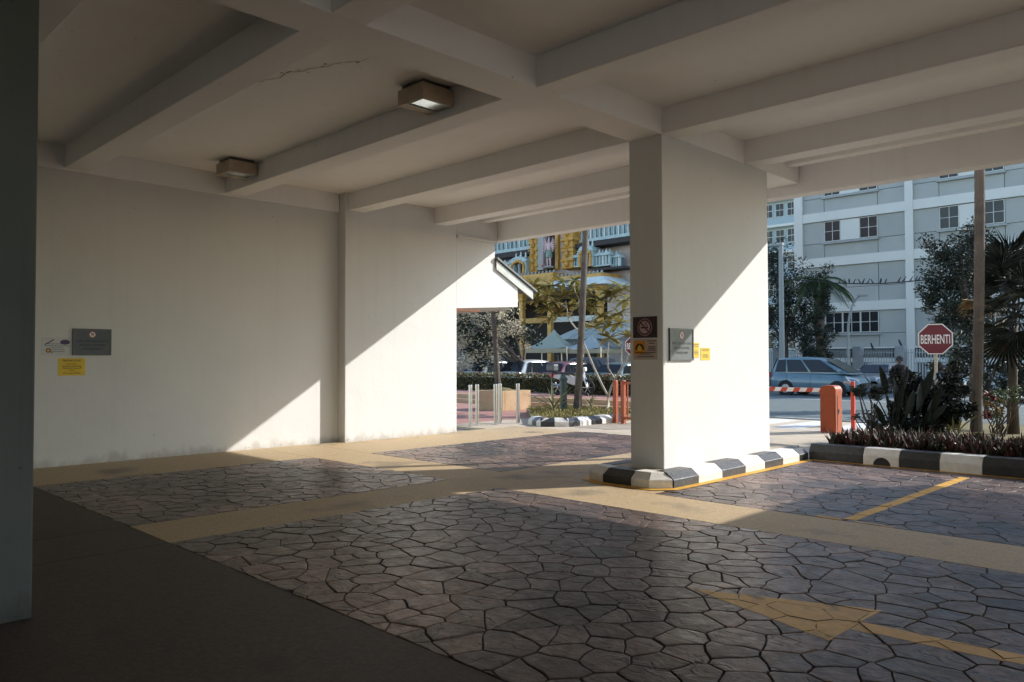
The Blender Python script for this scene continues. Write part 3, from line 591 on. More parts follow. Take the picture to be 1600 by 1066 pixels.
arm = MB().box(-11.6, -6.8, 17.14, 17.19, .86, .95).build('arm', WPRINT, br)
for k in range(16):
    x = -11.5 + k * .3; MB().prism([(x, 17.136, .857), (x + .14, 17.136, .857), (x + .19, 17.136, .953), (x + .05, 17.136, .953)], (0, .058, 0)).build('red_stripe', RED, arm)
po = thing('marker_post', 'slim red post with a dark sensor beside the barrier cabinet', 'post', (-6.75, 17.7, 0))
MB().box(-6.80, -6.72, 17.66, 17.74, -.03, 1.10).build('post', RED, po, bevel=.01)
MB().box(-6.81, -6.71, 17.64, 17.66, .86, 1.0).build('sensor', BLACK, po); MB().box(-6.95, -6.82, 17.66, 17.72, 1.06, 1.10).build('bracket', STEEL, po)
gp = thing('marker_post', 'short dark green post on the striped island by the palm', 'post', (-14.5, 16.75, .13))
MB().lathe([(.10, -.02), (.10, .86), (.12, .87), (.12, .93), (.10, .95), (.08, 1.03), (0, 1.06)], (-14.5, 16.75, .14), 16).build('post', mat('dark_green_paint', (.04, .075, .07), None, 5, .4), gp)

def stop_sign(label, c, face, dia, H, group='stop signs', flip=1):
    face = Vector(face).normalized(); u = Vector((-face.y, face.x, 0)).normalized(); t = thing('stop_sign', label, 'sign', (c[0], c[1], 0), 0, group)
    C = Vector(c); R = dia / 2 / math.cos(math.pi / 8)
    def octo(r, off): return [C + face * off + (u * math.cos(a) + UZ * math.sin(a)) * r for a in [math.pi / 8 + math.pi / 4 * k for k in range(8)]]
    MB().prism(octo(R, 0), -face * .03).build('plate', STEEL, t)
    MB().prism(octo(R * .99, .003), -face * .002).build('white_border', WPRINT, t)
    MB().prism(octo(R * .93, .006), -face * .002).build('red_field', mat('sign_red', (.15, .022, .03), (.13, .02, .026), 5, .45), t)
    text('lettering', 'BERHENTI', WPRINT, t, C + face * .0075 - UZ * dia * .145, u, UZ, dia * .29, dia * .84)
    b = C - face * .06
    MB().tube([(b.x, b.y, .9), (b.x, b.y, C.z + .1)], .038, 10).build('pole', mat('pole_cream', (.40, .33, .24), None, 5, .5), t)
    MB().tube([(b.x, b.y, -.03), (b.x, b.y, .899)], .0385, 10).build('pole_base', KBLACK, t)
c = pY(1461.5, 530, 21.0); stop_sign('red octagonal stop sign above the garden plants', c, (-c.x * .8, -c.y, 0), .76, 2)
c = pY(993, 541, 18.4); stop_sign('red octagonal stop sign mostly hidden behind the column', c, (-c.x, -c.y * .9, 0), .60, 2)

# ------------------------------------------------------------------ plants
def leafcloud(clumps, n, size, seed, up=.3):
    """many leaf-shaped faces spread through uneven clumps (centre, radii)"""
    rng = random.Random(seed); mb = MB(); tot = sum(r[0] * r[1] * r[2] for _, r in clumps) ** 1
    for c, r in clumps:
        k = max(6, int(n * r[0] * r[1] * r[2] / tot))
        subs = [(Vector([rng.gauss(0, .45) for _ in range(3)]), rng.uniform(.25, .5)) for _ in range(max(3, k // 110))]
        for _ in range(k):
            sc_, sr = rng.choice(subs); d = Vector([rng.gauss(0, 1) for _ in range(3)]).normalized() * sr * rng.uniform(.5, 1.05)
            p = Vector(c) + Vector(((sc_.x + d.x) * r[0], (sc_.y + d.y) * r[1], (sc_.z + d.z) * r[2]))
            a = Vector((rng.gauss(0, 1), rng.gauss(0, 1), rng.gauss(up, .6))).normalized(); b = a.cross(Vector((rng.gauss(0, 1), rng.gauss(0, 1), rng.gauss(0, 1)))).normalized()
            s = size * rng.uniform(.6, 1.3); n_ = a.cross(b) * s * .12
            mb.add([p, p + a * s * .5 + b * s * .24 + n_, p + a * s, p + a * s * .5 - b * s * .24 + n_], [(0, 1, 2, 3)])
    return mb
def branches(mb, p, d, L, r, depth, rng, spread=.6):
    q = p + d * L; m = (p + q) / 2 + Vector([rng.gauss(0, L * .05) for _ in range(3)])
    mb.tube([p, m, q], [r, r * .85, r * .68], 6)
    if depth:
        for k in range(2 + (rng.random() < .4)):
            dd = (d + Vector([rng.gauss(0, spread) for _ in range(3)]) + Vector((0, 0, .12))).normalized(); branches(mb, q, dd, L * rng.uniform(.62, .8), r * .62, depth - 1, rng, spread)
def tree(name, label, base, clumps, n, size, m, seed, trunk_r=.1, cat='tree', group=None, bark=BARKD, fork=1.2):
    t = thing(name, label, cat, base, 0, group); rng = random.Random(seed); mb = MB(); b = Vector(base)
    mb.tube([b - UZ * .05, b + UZ * fork * .5, b + UZ * fork], [trunk_r * 1.25, trunk_r, trunk_r * .85], 8)
    for c, r in clumps:
        q = Vector(c); s = b + UZ * fork * rng.uniform(.8, 1); mb.tube([s, (s + q) / 2 + Vector((rng.gauss(0, .1), rng.gauss(0, .1), .1)), q], [trunk_r * .6, trunk_r * .4, trunk_r * .15], 6)
    mb.build('trunk', bark, t, smooth=True)
    leafcloud(clumps, n, size, seed).build('crown', m, t); return t
def palm_frond():
    mb = MB(); pts = []; n = 14
    for i in range(n): s = i / (n - 1); pts.append(Vector((2.6 * s, 0, .75 * s - 1.7 * s * s)))
    mb.tube(pts, [.035 * (1 - .8 * i / n) for i in range(n)], 5)
    for i in range(2, n):
        for sgn in (-1, 1):
            for h in (0, .5):
                p = pts[i] if h == 0 else (pts[i] + pts[i - 1]) / 2; L = .62 * math.sin(math.pi * min(1, (i - h) / n * .9 + .12)) + .08
                d = Vector((.45, sgn * .85, -.35)).normalized(); e = Vector((.03, 0, .012))
                mb.add([p - e, p + d * L * .5 - e * 1.2 + Vector((0, 0, .03)), p + d * L + Vector((0, 0, -.10 * L)), p + d * L * .5 + e * 1.2 + Vector((0, 0, .03))], [(0, 1, 2, 3)])
    o = mb.build('frond', LEAFG); me = o.data; bpy.data.objects.remove(o); return me
FROND = palm_frond()
def palm(label, base, top, r0, r1, H, nf=13, seed=1, cat='palm', fm=None):
    """ringed slender trunk from base leaning to top, crown of fronds at the tip"""
    b = Vector(base); d = (Vector(top) - b); d = d / d.z; t = thing('palm_tree', label, cat, base, 0, 'slim palms'); mb = MB(); path = []; rs = []
    N = int(H / .11)
    for i in range(N + 1):
        z = H * i / N; s = i / N; bow = math.sin(s * math.pi) * .06
        path.append(b + d * z + Vector((bow, 0, -.05 if i == 0 else 0))); rs.append((r0 + (r1 - r0) * min(1, s * 1.3) + r0 * .35 * math.exp(-z * 4)) * (1.0 if i % 2 else 1.05))
    mb.tube(path, rs, 12); mb.build('trunk', BARK, t, smooth=False)
    rng = random.Random(seed); tip = path[-1] - b
    for k in range(nf): part('frond', fm or FROND, t, tip, (rng.uniform(-.2, .2), rng.uniform(-.9, .45), k * 2.4), [rng.uniform(.85, 1.1)] * 3)
    return t
palm('slim grey palm trunk rising in front of the temple on the striped island', (-14.2, 17.0, .13), pY(912, 370, 17.1), .105, .072, 8.6, seed=2)
palm('slender palm growing out of the tan planter box', Vector((pY(779, 606, 17.75).x, 17.75, .5)), pY(769, 490, 17.75), .09, .07, 8.0, seed=3)
palm('tall palm trunk in the garden bed at the right edge', (-3.92, 16.0, .15), pY(1525, 270, 16.0), .088, .084, 8.8, seed=4)

# frangipani: forked pale limbs ending in rosettes of long leaves, every leaf its own piece
def leaf_mesh(name, L, W, m, fold=.12, droop=.25, n=6):
    mb = MB(); vs = []; fs = []
    for i in range(n + 1):
        s = i / n; wv = W / 2 * math.sin(math.pi * min(1, s * .93 + .05)) ** .8; z = -droop * L * s * s
        vs += [(L * s, -wv, z + fold * wv), (L * s, 0, z), (L * s, wv, z + fold * wv)]
    for i in range(n):
        a = i * 3; fs += [(a, a + 1, a + 4, a + 3), (a + 1, a + 2, a + 5, a + 4)]
    mb.add(vs, fs); o = mb.build(name, m, smooth=True); me = o.data; bpy.data.objects.remove(o); return me
FLEAF = leaf_mesh('leaf', .50, .125, LEAFY)
def frangipani(label, base, limbs, tips, seed, group='frangipani trees'):
    b = Vector(base); t = thing('frangipani_tree', label, 'tree', base, 0, group); rng = random.Random(seed); mb = MB()
    for path, r in limbs:
        P = [Vector(p) for p in path]; mb.tube(P, [r * (1 - .45 * i / (len(P) - 1)) for i in range(len(P))], 7)
    mb.build('trunk', BARKP, t, smooth=True)
    for c in tips:
        for k in range(17):
            az = k * 2.4 + rng.uniform(-.3, .3); el = rng.uniform(-.75, .35)
            part('leaf', FLEAF, t, Vector(c) - b, (rng.uniform(-.3, .3), el, az), [rng.uniform(.8, 1.2)] * 3)
YF = 18.6
def FP(px, py, dy=0): return pY(px, py, YF + dy)
b = pZ(948, 645, .1)
forkp = FP(950, 620); l1, l2, l3 = FP(928, 575), FP(961, 593), FP(971, 568)
limbs = [([b, FP(951, 632), forkp], .05), ([forkp, FP(940, 600), l1, FP(918, 550), FP(905, 520), FP(888, 498), FP(884, 470)], .038), ([forkp, FP(955, 605), l2], .042), ([l2, FP(950, 575), FP(949, 550), FP(952, 530)], .03), ([l2, FP(968, 580), FP(977, 565), FP(990, 535)], .032),
         ([FP(884, 480), FP(865, 470), FP(845, 458)], .022), ([FP(888, 498), FP(905, 470), FP(895, 445)], .022), ([FP(905, 520), FP(925, 500), FP(938, 480)], .02)]
tips = [FP(x, y, d) for x, y, d in ((843, 455, 0), (852, 480, .3), (862, 446, .2), (880, 462, -.2), (897, 438, 0), (873, 490, .2), (905, 462, .4), (925, 480, 0), (938, 470, .3), (950, 510, 0), (952, 528, 0), (966, 490, .3), (978, 470, 0), (930, 512, .4), (986, 528, 0), (845, 468, .5), (835, 445, .4), (890, 478, .5), (915, 450, .5), (960, 462, .5), (940, 495, -.3), (855, 462, -.3), (868, 472, .5), (838, 470, .2), (912, 478, .2), (948, 455, .1), (968, 505, -.2), (900, 452, .7), (880, 442, .4), (972, 450, .6), (858, 498, .4))]
frangipani('pale-limbed frangipani tree with yellow-green leaf rosettes before the temple', b, limbs, tips, 5)
# small strappy plants on the island
BLADE = leaf_mesh('leaf', .75, .055, mat('strappy_leaf', (.26, .25, .12), (.16, .16, .07), 4, .5, vary=.25), .3, .35)
def strappy(label, base, n, s, seed, el=(-1.45, -.5)):
    t = thing('strappy_plant', label, 'plant', base, 0, 'strappy plants'); rng = random.Random(seed)
    for k in range(n): part('leaf', BLADE, t, (rng.uniform(-.04, .04), rng.uniform(-.04, .04), .05), (0, rng.uniform(*el), k * 2.4), [s * rng.uniform(.7, 1.1)] * 3)
    MB().tube([(0, 0, -.03), (0, 0, .2 * s)], [.05 * s, .03 * s], 7).build('stem', BARKP, t, world=False)
strappy('tall strappy yucca-like plant beside the dark green post', (-14.3, 16.1, .14), 16, 1.25, 3)
strappy('small strappy plant at the foot of the frangipani', (-14.7, 18.25, .14), 12, .6, 8)
def grass(name, area, n, h, m, seed, inside=None, z=.14):
    rng = random.Random(seed); mb = MB()
    while n:
        x, y = rng.uniform(area[0], area[1]), rng.uniform(area[2], area[3])
        if inside and not inside(x, y): continue
        n -= 1; a = rng.uniform(0, 6.28); l = h * rng.uniform(.5, 1.3); d = Vector((math.cos(a), math.sin(a), 0)); s = Vector((-d.y, d.x, 0)) * h * .09; p = Vector((x, y, z))
        mb.add([p - s, p + s, p + d * l * .35 + UZ * l * .7 + s * .7, p + d * l * .8 + UZ * l], [(0, 1, 2), (0, 2, 3)])
    return mb.build(name, m)
go = tag(stuff(grass('island_grass', (-15.9, -12.3, 14.1, 18.3), 2600, .09, mat('dry_grass', (.30, .25, .09), (.17, .16, .05), 3, .9), 6, lambda x, y: y > 14.1 + max(0, -13.2 - x) * 1.0)), 'dry yellowish grass on the striped island', 'grass')

# clipped hedge in front of the parked cars
hd = thing('clipped_hedge', 'long clipped dark hedge running in front of the parked cars', 'hedge', (-22, 22.7, .3))
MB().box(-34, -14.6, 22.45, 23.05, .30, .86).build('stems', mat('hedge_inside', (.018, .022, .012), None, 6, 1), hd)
rng = random.Random(9); mb = MB()
for k in range(17000):
    x = rng.uniform(-34.1, -14.5); f = rng.random()
    if f < .5: p = Vector((x, 22.38 + rng.gauss(0, .035), rng.uniform(.31, .98)))
    else: p = Vector((x, rng.uniform(22.36, 23.12), .96 + rng.gauss(0, .04)))
    a = Vector((rng.gauss(0, 1), rng.gauss(0, 1), rng.gauss(.3, 1))).normalized(); c = a.cross(Vector((rng.gauss(0, 1), rng.gauss(0, 1), 1))).normalized(); s = rng.uniform(.05, .10)
    mb.add([p, p + a * s * .5 + c * s * .3, p + a * s, p + a * s * .5 - c * s * .3], [(0, 1, 2, 3)])
mb.build('foliage', mat('hedge_leaf', (.14, .12, .035), (.045, .05, .02), 3, .6), hd)

# flowering tree left, leafy trees right
c0 = pY(770, 530, 27.0)
clm = [(pY(x, y, Y), (r, r, r * .85)) for x, y, Y, r in ((745, 510, 26.5, 1.5), (775, 505, 27.2, 1.4), (800, 515, 27, 1.2), (740, 545, 26, 1.3), (815, 530, 27.5, .9), (765, 540, 26.4, 1.2), (725, 500, 26.6, 1.4))]
ft = tree('flowering_tree', 'bushy tree covered in pale cream blossom beside the white pier', (-25.5, 26.5, 0), clm, 4200, .17, LEAFD, 23, .12, fork=1.5)
leafcloud(clm, 5200, .15, 23, .1).build('blossom', BLOSSOM, ft)
def T(name, label, Y, blobs, n, size, m, seed, basepx, **kw):
    b = pY(basepx, 562, Y); b.z = 0
    return tree(name, label, b, [(pY(x, y, Y + dy), (r, r, r)) for x, y, r, dy in blobs], n, size, m, seed, **kw)
T('leafy_tree', 'loose dark leafy tree behind the grey lamp post', 44, [(1216, 420, 1.5, 0), (1235, 450, 1.5, .6), (1218, 480, 1.5, 0), (1240, 500, 1.4, 0), (1225, 530, 1.5, .5), (1250, 475, 1.0, 0), (1205, 400, 1.4, 0), (1200, 500, 1.6, 1), (1262, 515, 1.0, .4)], 12500, .15, LEAFD, 31, 1228, trunk_r=.16, fork=3)
iv = T('ivy_clad_tree', 'dark ivy-clad palm with drooping fronds left of the curved street lamp', 43, [(1280, 470, .9, 0), (1282, 495, .8, 0), (1281, 520, .7, 0), (1279, 545, .8, 0), (1276, 450, .9, 0), (1284, 570, .8, 0)], 8000, .15, LEAFD, 33, 1282, trunk_r=.25, fork=5)
tp = pY(1278, 438, 43) - Vector(iv.location)
for k in range(16): part('frond', FROND, iv, tp, (random.Random(k).uniform(-.2, .2), random.Random(k + 50).uniform(-.2, .7), k * 2.4), [.85] * 3)
T('leafy_tree', 'dark small-leaved tree between the stop sign and the palm trunk', 27, [(1500, 385, .8, 0), (1485, 420, .9, 0), (1470, 455, .75, 0), (1500, 455, 1.0, .4), (1515, 400, .9, .5), (1490, 490, .8, 0), (1462, 470, .5, 0), (1450, 448, .4, 0), (1500, 520, .8, 0), (1535, 380, .7, .5), (1545, 430, .9, .5), (1480, 400, .6, .3), (1478, 500, .6, 0)], 15000, .10, LEAFD, 35, 1521, trunk_r=.12, fork=2.6)
T('round_shrub', 'dark rounded shrub by the pavement behind the palm trunk', 24, [(1530, 550, .7, 0), (1560, 560, .7, 0), (1500, 575, .6, 0), (1585, 545, .7, .3)], 2400, .13, LEAFD, 37, 1540, trunk_r=.06, fork=.8, cat='shrub')
T('low_shrub', 'low dark shrub row along the right edge behind the fan palm', 22, [(1545, 600, .45, 0), (1575, 600, .5, 0), (1600, 598, .5, 0), (1630, 600, .5, 0)], 2600, .10, LEAFD, 38, 1575, trunk_r=.05, fork=.4, cat='shrub')

# fan palm: pleated fans on long stalks
def fan_leaf(R, m, name='fan_leaf'):
    mb = MB(); rng = random.Random(5); n = 26
    for i in range(n):
        a = -2.0 + 4.0 * i / (n - 1); r = R * (.82 + .18 * math.cos(a * .8)) * rng.uniform(.9, 1.05); d = Vector((math.cos(a), math.sin(a), 0)); s = Vector((-d.y, d.x, 0))
        p1 = d * r * .42; p2 = d * r - UZ * r * rng.uniform(.12, .32)
        mb.add([(0, 0, 0), p1 - s * .027 * R + UZ * .02, p2, p1 + s * .027 * R + UZ * .02, p1 - UZ * .02 * R], [(0, 1, 4), (0, 4, 3), (1, 2, 4), (4, 2, 3)])
    mb.tube([(-.75, 0, -.12), (-.35, 0, .0), (0, 0, 0)], [.022, .016, .012], 5)
    o = mb.build(name, m); me = o.data; bpy.data.objects.remove(o); return me
FAN = fan_leaf(.72, mat('fan_leaf', (.016, .024, .016), (.010, .015, .010), 5, .48, spec=.35)); FAND = fan_leaf(.6, DRYLEAF, 'dry_fan')
fb = pY(1583, 650, 17.2); fb.z = .15
fp = thing('fan_palm', 'dark fan palm with pleated fans at the right edge of the garden', 'palm', fb)
MB().tube([fb - UZ * .05, fb + UZ * 1.0, fb + Vector((.03, 0, 2.2))], [.11, .085, .08], 10).build('trunk', BARKD, fp, smooth=True)
rng = random.Random(12)
for k, (px, py) in enumerate(((1590, 390), (1565, 420), (1578, 440), (1562, 455), (1600, 440), (1570, 480), (1600, 490), (1562, 515), (1585, 520), (1575, 415), (1620, 420), (1625, 480), (1598, 530), (1604, 405), (1570, 400), (1585, 465), (1575, 535), (1612, 460), (1565, 488), (1595, 505), (1605, 375), (1580, 430))):
    q = pY(px, py, 17.2 + rng.uniform(-.6, .6)) - fb; h = Vector((q.x - .03, q.y, q.z - 2.1)); part('fan_leaf', FAN, fp, q, (rng.uniform(-.4, .4), -math.atan2(h.z, math.hypot(h.x, h.y)) + rng.uniform(.1, .5), math.atan2(h.y, h.x)), [rng.uniform(.85, 1.15)] * 3)
for px, py in ((1548, 470), (1570, 500), (1520, 470), (1560, 540)):
    q = pY(px, py, 17.5) - fb; part('dry_fan_leaf', FAND, fp, q, (rng.uniform(-.5, .5), rng.uniform(.8, 1.3), rng.uniform(2, 5)), [.7] * 3)

# garden bed planting
def bedpoint(px, Y): p = pY(px, 562, Y); p.z = .16; return p
PADDLE = leaf_mesh('leaf', .62, .17, LEAFB, .35, .10)
def paddle_plant(label, base, leaves, seed):
    t = thing('paddle_leaf_plant', label, 'plant', base, 0, 'big-leaved garden plants'); b = Vector(base); rng = random.Random(seed)
    for tip, L in leaves:
        tip = Vector(tip); d = tip - b; s = b + Vector((rng.uniform(-.1, .1), rng.uniform(-.1, .1), 0)); h = tip - s; q = s + h * max(.1, 1 - L / h.length) ; a = tip - q
        MB().tube([s, (s + q) / 2 + Vector((0, 0, .02)), q], [.016, .013, .009], 5).build('stalk', LEAFB, t)
        part('leaf', PADDLE, t, q - b, (rng.uniform(.6, 2.4), -math.asin(max(-1, min(1, a.z / a.length))), math.atan2(a.y, a.x)), [L / .62] * 3)
def tips(ls, Y): return [(pY(x, y, Y + d), L) for x, y, L, d in ls]
paddle_plant('dark paddle-leaved plant with tall pointed leaves in the garden bed', bedpoint(1398, 14.6), tips([(1377, 572, .52, 0), (1352, 585, .36, .2), (1384, 600, .5, .3), (1418, 577, .42, 0), (1352, 656, .42, -.2), (1410, 600, .5, -.2), (1430, 610, .5, .2), (1366, 630, .45, 0), (1400, 590, .5, .4)], 14.6), 3)
paddle_plant('dark paddle-leaved plant with one leaning leaf below the stop sign', bedpoint(1432, 14.9), tips([(1456, 576, .55, 0), (1440, 600, .5, .2), (1470, 605, .5, -.1), (1418, 615, .45, 0), (1480, 630, .45, .2), (1450, 640, .5, -.2), (1462, 620, .5, .3)], 14.9), 4)
def shrub(label, Y, blobs, n, size, m, seed, basepx, nm='garden_shrub', stems=9):
    n = int(n * 1.25); b = bedpoint(basepx, Y); t = thing(nm, label, 'shrub', b, 0, 'garden bed shrubs'); rng = random.Random(seed); cl = [(pY(x, y, Y + d), (rx, rx, rz)) for x, y, rx, rz, d in blobs]; mb = MB()
    for k in range(stems):
        c, r = rng.choice(cl); e = Vector(c) + Vector((rng.uniform(-1, 1) * r[0] * .7, rng.uniform(-1, 1) * r[1] * .6, -r[2] * .3)); s = b + Vector((rng.uniform(-.12, .12), rng.uniform(-.12, .12), -.02))
        mb.tube([s, (s + e) / 2 + Vector((rng.gauss(0, .04), rng.gauss(0, .04), .02)), e], [.014, .011, .006], 5)
    mb.build('stems', BARKD, t); leafcloud(cl, n, size, seed).build('foliage', m, t)
shrub('flat-topped shrub on thin bare stems at the left end of the bed', 14.4, [(1350, 612, .20, .13, 0), (1368, 610, .20, .13, .2), (1343, 615, .14, .10, 0), (1340, 650, .10, .08, 0), (1382, 612, .18, .14, 0)], 1500, .045, LEAFD, 41, 1362, stems=12)
shrub('dense dark shrub in the middle of the garden bed', 15.4, [(1400, 640, .30, .34, 0), (1425, 625, .34, .36, 0), (1450, 640, .36, .38, 0), (1475, 640, .32, .36, .2), (1490, 650, .26, .3, 0), (1440, 665, .4, .2, -.2), (1480, 605, .24, .22, .3), (1415, 605, .26, .24, .2), (1395, 660, .3, .2, 0)], 8200, .075, LEAFB, 42, 1445)
shrub('dark upright shrub behind the stop sign pole', 16.6, [(1482, 560, .22, .3, 0), (1490, 590, .3, .35, 0), (1478, 620, .3, .35, 0), (1505, 600, .25, .3, .2)], 1700, .07, LEAFD, 43, 1486)
shrub('thin twiggy shrub with few leaves right of the palm trunk', 16.4, [(1545, 625, .22, .16, 0), (1570, 620, .26, .2, .3), (1556, 650, .16, .14, 0), (1592, 620, .2, .2, .2)], 420, .06, LEAFG, 44, 1555, stems=14)
fl = thing('flowering_plant', 'red and yellow flowering plant seen between the thin stems', 'plant', bedpoint(1556, 17.8), 0)
leafcloud([(pY(x, y, 17.8), (.13, .1, .10)) for x, y in ((1545, 620), (1552, 622), (1544, 648), (1554, 650))], 160, .10, 51).build('red_flowers', mat('red_petal', (.20, .025, .035), None, 5, .6), fl)
leafcloud([(pY(x, y, 17.75), (.14, .1, .10)) for x, y in ((1546, 634), (1556, 632), (1550, 640))], 150, .09, 52).build('yellow_flowers', mat('yellow_petal', (.24, .15, .025), None, 5, .6), fl)
bb = Vector(fl.location); MB().tube([bb, bb + UZ * .55], .02, 6).tube([bb, bb + Vector((.15, 0, .6))], .015, 6).build('stems', BARKD, fl)
strappy('dark spiky plant beside the palm trunk in the bed', bedpoint(1490, 15.2), 26, .9, 14, (-1.2, -.05))
def cover(n, seed, m):
    rng = random.Random(seed); mb = MB()
    for _ in range(n):
        x = rng.uniform(-5.12, 1.9); y = 12.36 + abs(rng.gauss(0, .75)); 
        if y > 14.6: continue
        h = .24 * rng.uniform(.6, 1.25); a = rng.uniform(0, 6.28); tl = rng.uniform(.1, .75); d = Vector((math.cos(a) * tl, math.sin(a) * tl - .12, 1)).normalized(); s = d.cross(Vector((rng.gauss(0, 1), rng.gauss(0, 1), 0))).normalized() * .016; p = Vector((x, y, .16 + rng.uniform(0, .10)))
        mb.add([p - s * .4, p + d * h * .5 - s, p + d * h - UZ * .02, p + d * h * .5 + s, p + s * .4], [(0, 1, 2, 3, 4)])
    return mb
tag(stuff(cover(5200, 3, None).build('ground_cover', LEAFR)), 'reddish strappy ground cover along the front of the bed', 'ground cover')
tag(stuff(cover(3600, 8, None).build('ground_cover', LEAFD)), 'dark green strappy ground cover mixed through the bed', 'ground cover')

# ------------------------------------------------------------------ vehicles
def car(label, loc, rz, paint, L=4.4, W=1.72, H=1.6, kind='mpv', group='parked cars', name='parked_car'):
    """local x forward; lofted lower body and cabin, glazing, wheels, lamps, mirrors, handles"""
    t = thing(name, label, 'car', loc, rz, group); h = L / 2; w = W / 2; g0 = .22
    zb = .98 if kind == 'mpv' else .92
    hood = {'mpv': .98, 'hatch': .93, 'sedan': .88, 'suv': 1.05}[kind]; tail = {'mpv': 1.05, 'hatch': 1.0, 'sedan': 1.0, 'suv': 1.1}[kind]
    st = [(-h, .50, .80, .86, .80), (-h + .08, .34, tail - .02, tail + .02, .92), (-h + .45, g0, tail - .03, tail + .02, .985), (-h * .45, g0 - .02, zb, zb + .03, 1), (0, g0 - .02, zb - .01, zb + .02, 1), (h * .35, g0 - .02, zb - .03, zb + .0, 1), (h * .52, g0 - .01, hood - .03, hood + .02, .99), (h * .78, g0, hood - .15, hood - .09, .96), (h - .14, .26, .70, .76, .86), (h - .02, .36, .58, .64, .74), (h, .42, .52, .56, .66)]
    rings = []
    for x, zl, zs, zc, f in st:
        ww = w * f; rings.append([(x, -ww * .9, zl), (x, -ww * .99, zl + .16), (x, -ww, (zl + zs) / 2), (x, -ww * .97, zs - .04), (x, -ww * .86, zs + .005), (x, -ww * .4, zc), (x, ww * .4, zc), (x, ww * .86, zs + .005), (x, ww * .97, zs - .04), (x, ww, (zl + zs) / 2), (x, ww * .99, zl + .16), (x, ww * .9, zl)])
    body = MB().loft(rings).build('body', paint, t, world=False, smooth=True)
    # cabin: side outline bottom rear, top rear, top front, bottom front
    if kind == 'mpv': rb, rt, ft, fb = -h + .06, -h + .30, .34, 1.66
    elif kind == 'sedan': rb, rt, ft, fb = -h + .72, -h + 1.30, .22, 1.12
    elif kind == 'suv': rb, rt, ft, fb = -h + .10, -h + .38, .25, 1.05
    else: rb, rt, ft, fb = -h + .10, -h + .62, .25, 1.15
    wb, wr = w * .93, w * .74; z0, z1 = zb - .03, H
    def cab(x, s, in_=0): return None
    n = 7; cr = []
    xsb = [rb + (fb - rb) * i / (n - 1) for i in range(n)]; xst = [rt + (ft - rt) * i / (n - 1) for i in range(n)]
    prof = [(xb, xt) for xb, xt in zip(xsb, xst)]
    for i, (xb, xt) in enumerate(prof):
        s = i / (n - 1); top = z1 - .12 * (abs(s - .5) * 1.7) ** 2.2; sb = .93 if i in (0, n - 1) else 1
        cr.append([(xb, -wb * sb, z0), (xt * .93 + xb * .07, -wr * sb * 1.03, top - .07), (xt, -wr * sb * .93, top - .012), (xt, -wr * .45, top + .015), (xt, wr * .45, top + .015), (xt, wr * sb * .93, top - .012), (xt * .93 + xb * .07, wr * sb * 1.03, top - .07), (xb, wb * sb, z0)])
    MB().loft(cr).build('cabin', paint, t, world=False, smooth=True, bevel=.05)
    zt = z1 - .12
    def side(x, z, sgn, off=.012):                        # point on the sloping cabin side
        s = (z - z0) / (z1 - .07 - z0); return (x, sgn * (wb + (wr * 1.03 - wb) * s + off), z)
    def edge(f, z):                                         # x along the cabin outline: f from rear 0 to front 1
        s = (z - z0) / (z1 - z0); xb = rb + (fb - rb) * f; xt = rt + (ft - rt) * f; return xb + (xt - xb) * s
    zl, zu = zb + .06, zt
    cuts = {'mpv': ((.06, .21), (.235, .52), (.55, .90)), 'suv': ((.06, .24), (.265, .55), (.58, .90)), 'hatch': ((.10, .22), (.24, .53), (.56, .90)), 'sedan': ((.10, .20), (.22, .53), (.56, .90))}[kind]
    for sgn in (-1, 1):
        for a, b_ in cuts:
            P = [side(edge(a, zl), zl, sgn), side(edge(b_, zl), zl, sgn), side(edge(b_, zu), zu, sgn), side(edge(a, zu), zu, sgn)]
            MB().prism(P, (0, sgn * .008, 0)).build('side_window', GLASS, t, world=False)
        for xh in (-.75, .28): MB().box(xh, xh + .16, sgn * w * .99 - .012, sgn * w * .99 + .018, zb - .17, zb - .135).build('door_handle', paint, t, world=False, bevel=.008)
        mr = MB().loft([[(edge(.93, zl) - .06 + dx, sgn * (wb + .02 + dy), zl + dz) for dx, dz in ((0, 0), (.13, .01), (.15, .09), (.02, .13))] for dy in (0, .19)]); mr.build('mirror', paint, t, world=False, bevel=.02)
        for xw in (-h + .82, h - .86):
            y = sgn * (w - .10); ar = MB(); ar.tube([(xw, sgn * (w - .16), .31), (xw, sgn * (w + .006), .31)], .37, 24); ar.build('wheel_arch', TYRE, t, world=False)
            wl = MB(); wl.tube([(xw, sgn * (w - .18), .31), (xw, sgn * (w + .012), .31)], .31, 24); wo = wl.build('wheel', TYRE, t, world=False)
            rm = MB(); rm.tube([(xw, sgn * (w - .02), .31), (xw, sgn * (w + .018), .31)], .19, 18); ro = rm.build('rim', RIM, wo, world=False)
        MB().loft([[(h - .55, sgn * w * .90, hood - .10), (h - .10, sgn * w * .60, .74), (h - .10, sgn * w * .62, .60), (h - .42, sgn * w * .93, .64)], [(h - .53, sgn * w * .965, hood - .09), (h - .045, sgn * w * .62, .745), (h - .04, sgn * w * .66, .61), (h - .38, sgn * w * .985, .66)]]).build('headlight', mat('lamp_clear', (.62, .66, .66), None, 5, .1, coat=.5), t, world=False)
        MB().box(-h - .012, -h + .09, sgn * w * .62 if sgn > 0 else -w * .93, sgn * w * .93 if sgn > 0 else -w * .62, tail - .26, tail - .02).build('tail_light', mat('lamp_red', (.35, .02, .02), None, 5, .15, coat=.4), t, world=False, bevel=.02)
    for sgn in (-1, 1):
        for xd in (edge(.225, zb), edge(.535, zb), edge(.90, zb) + .10):
            MB().tube([(xd, sgn * w * .992, g0 + .12), (xd, sgn * (w + .001), .60), (xd, sgn * w * .972, zb - .035)], .006, 4).build('door_seam', BLACK, t, world=False)
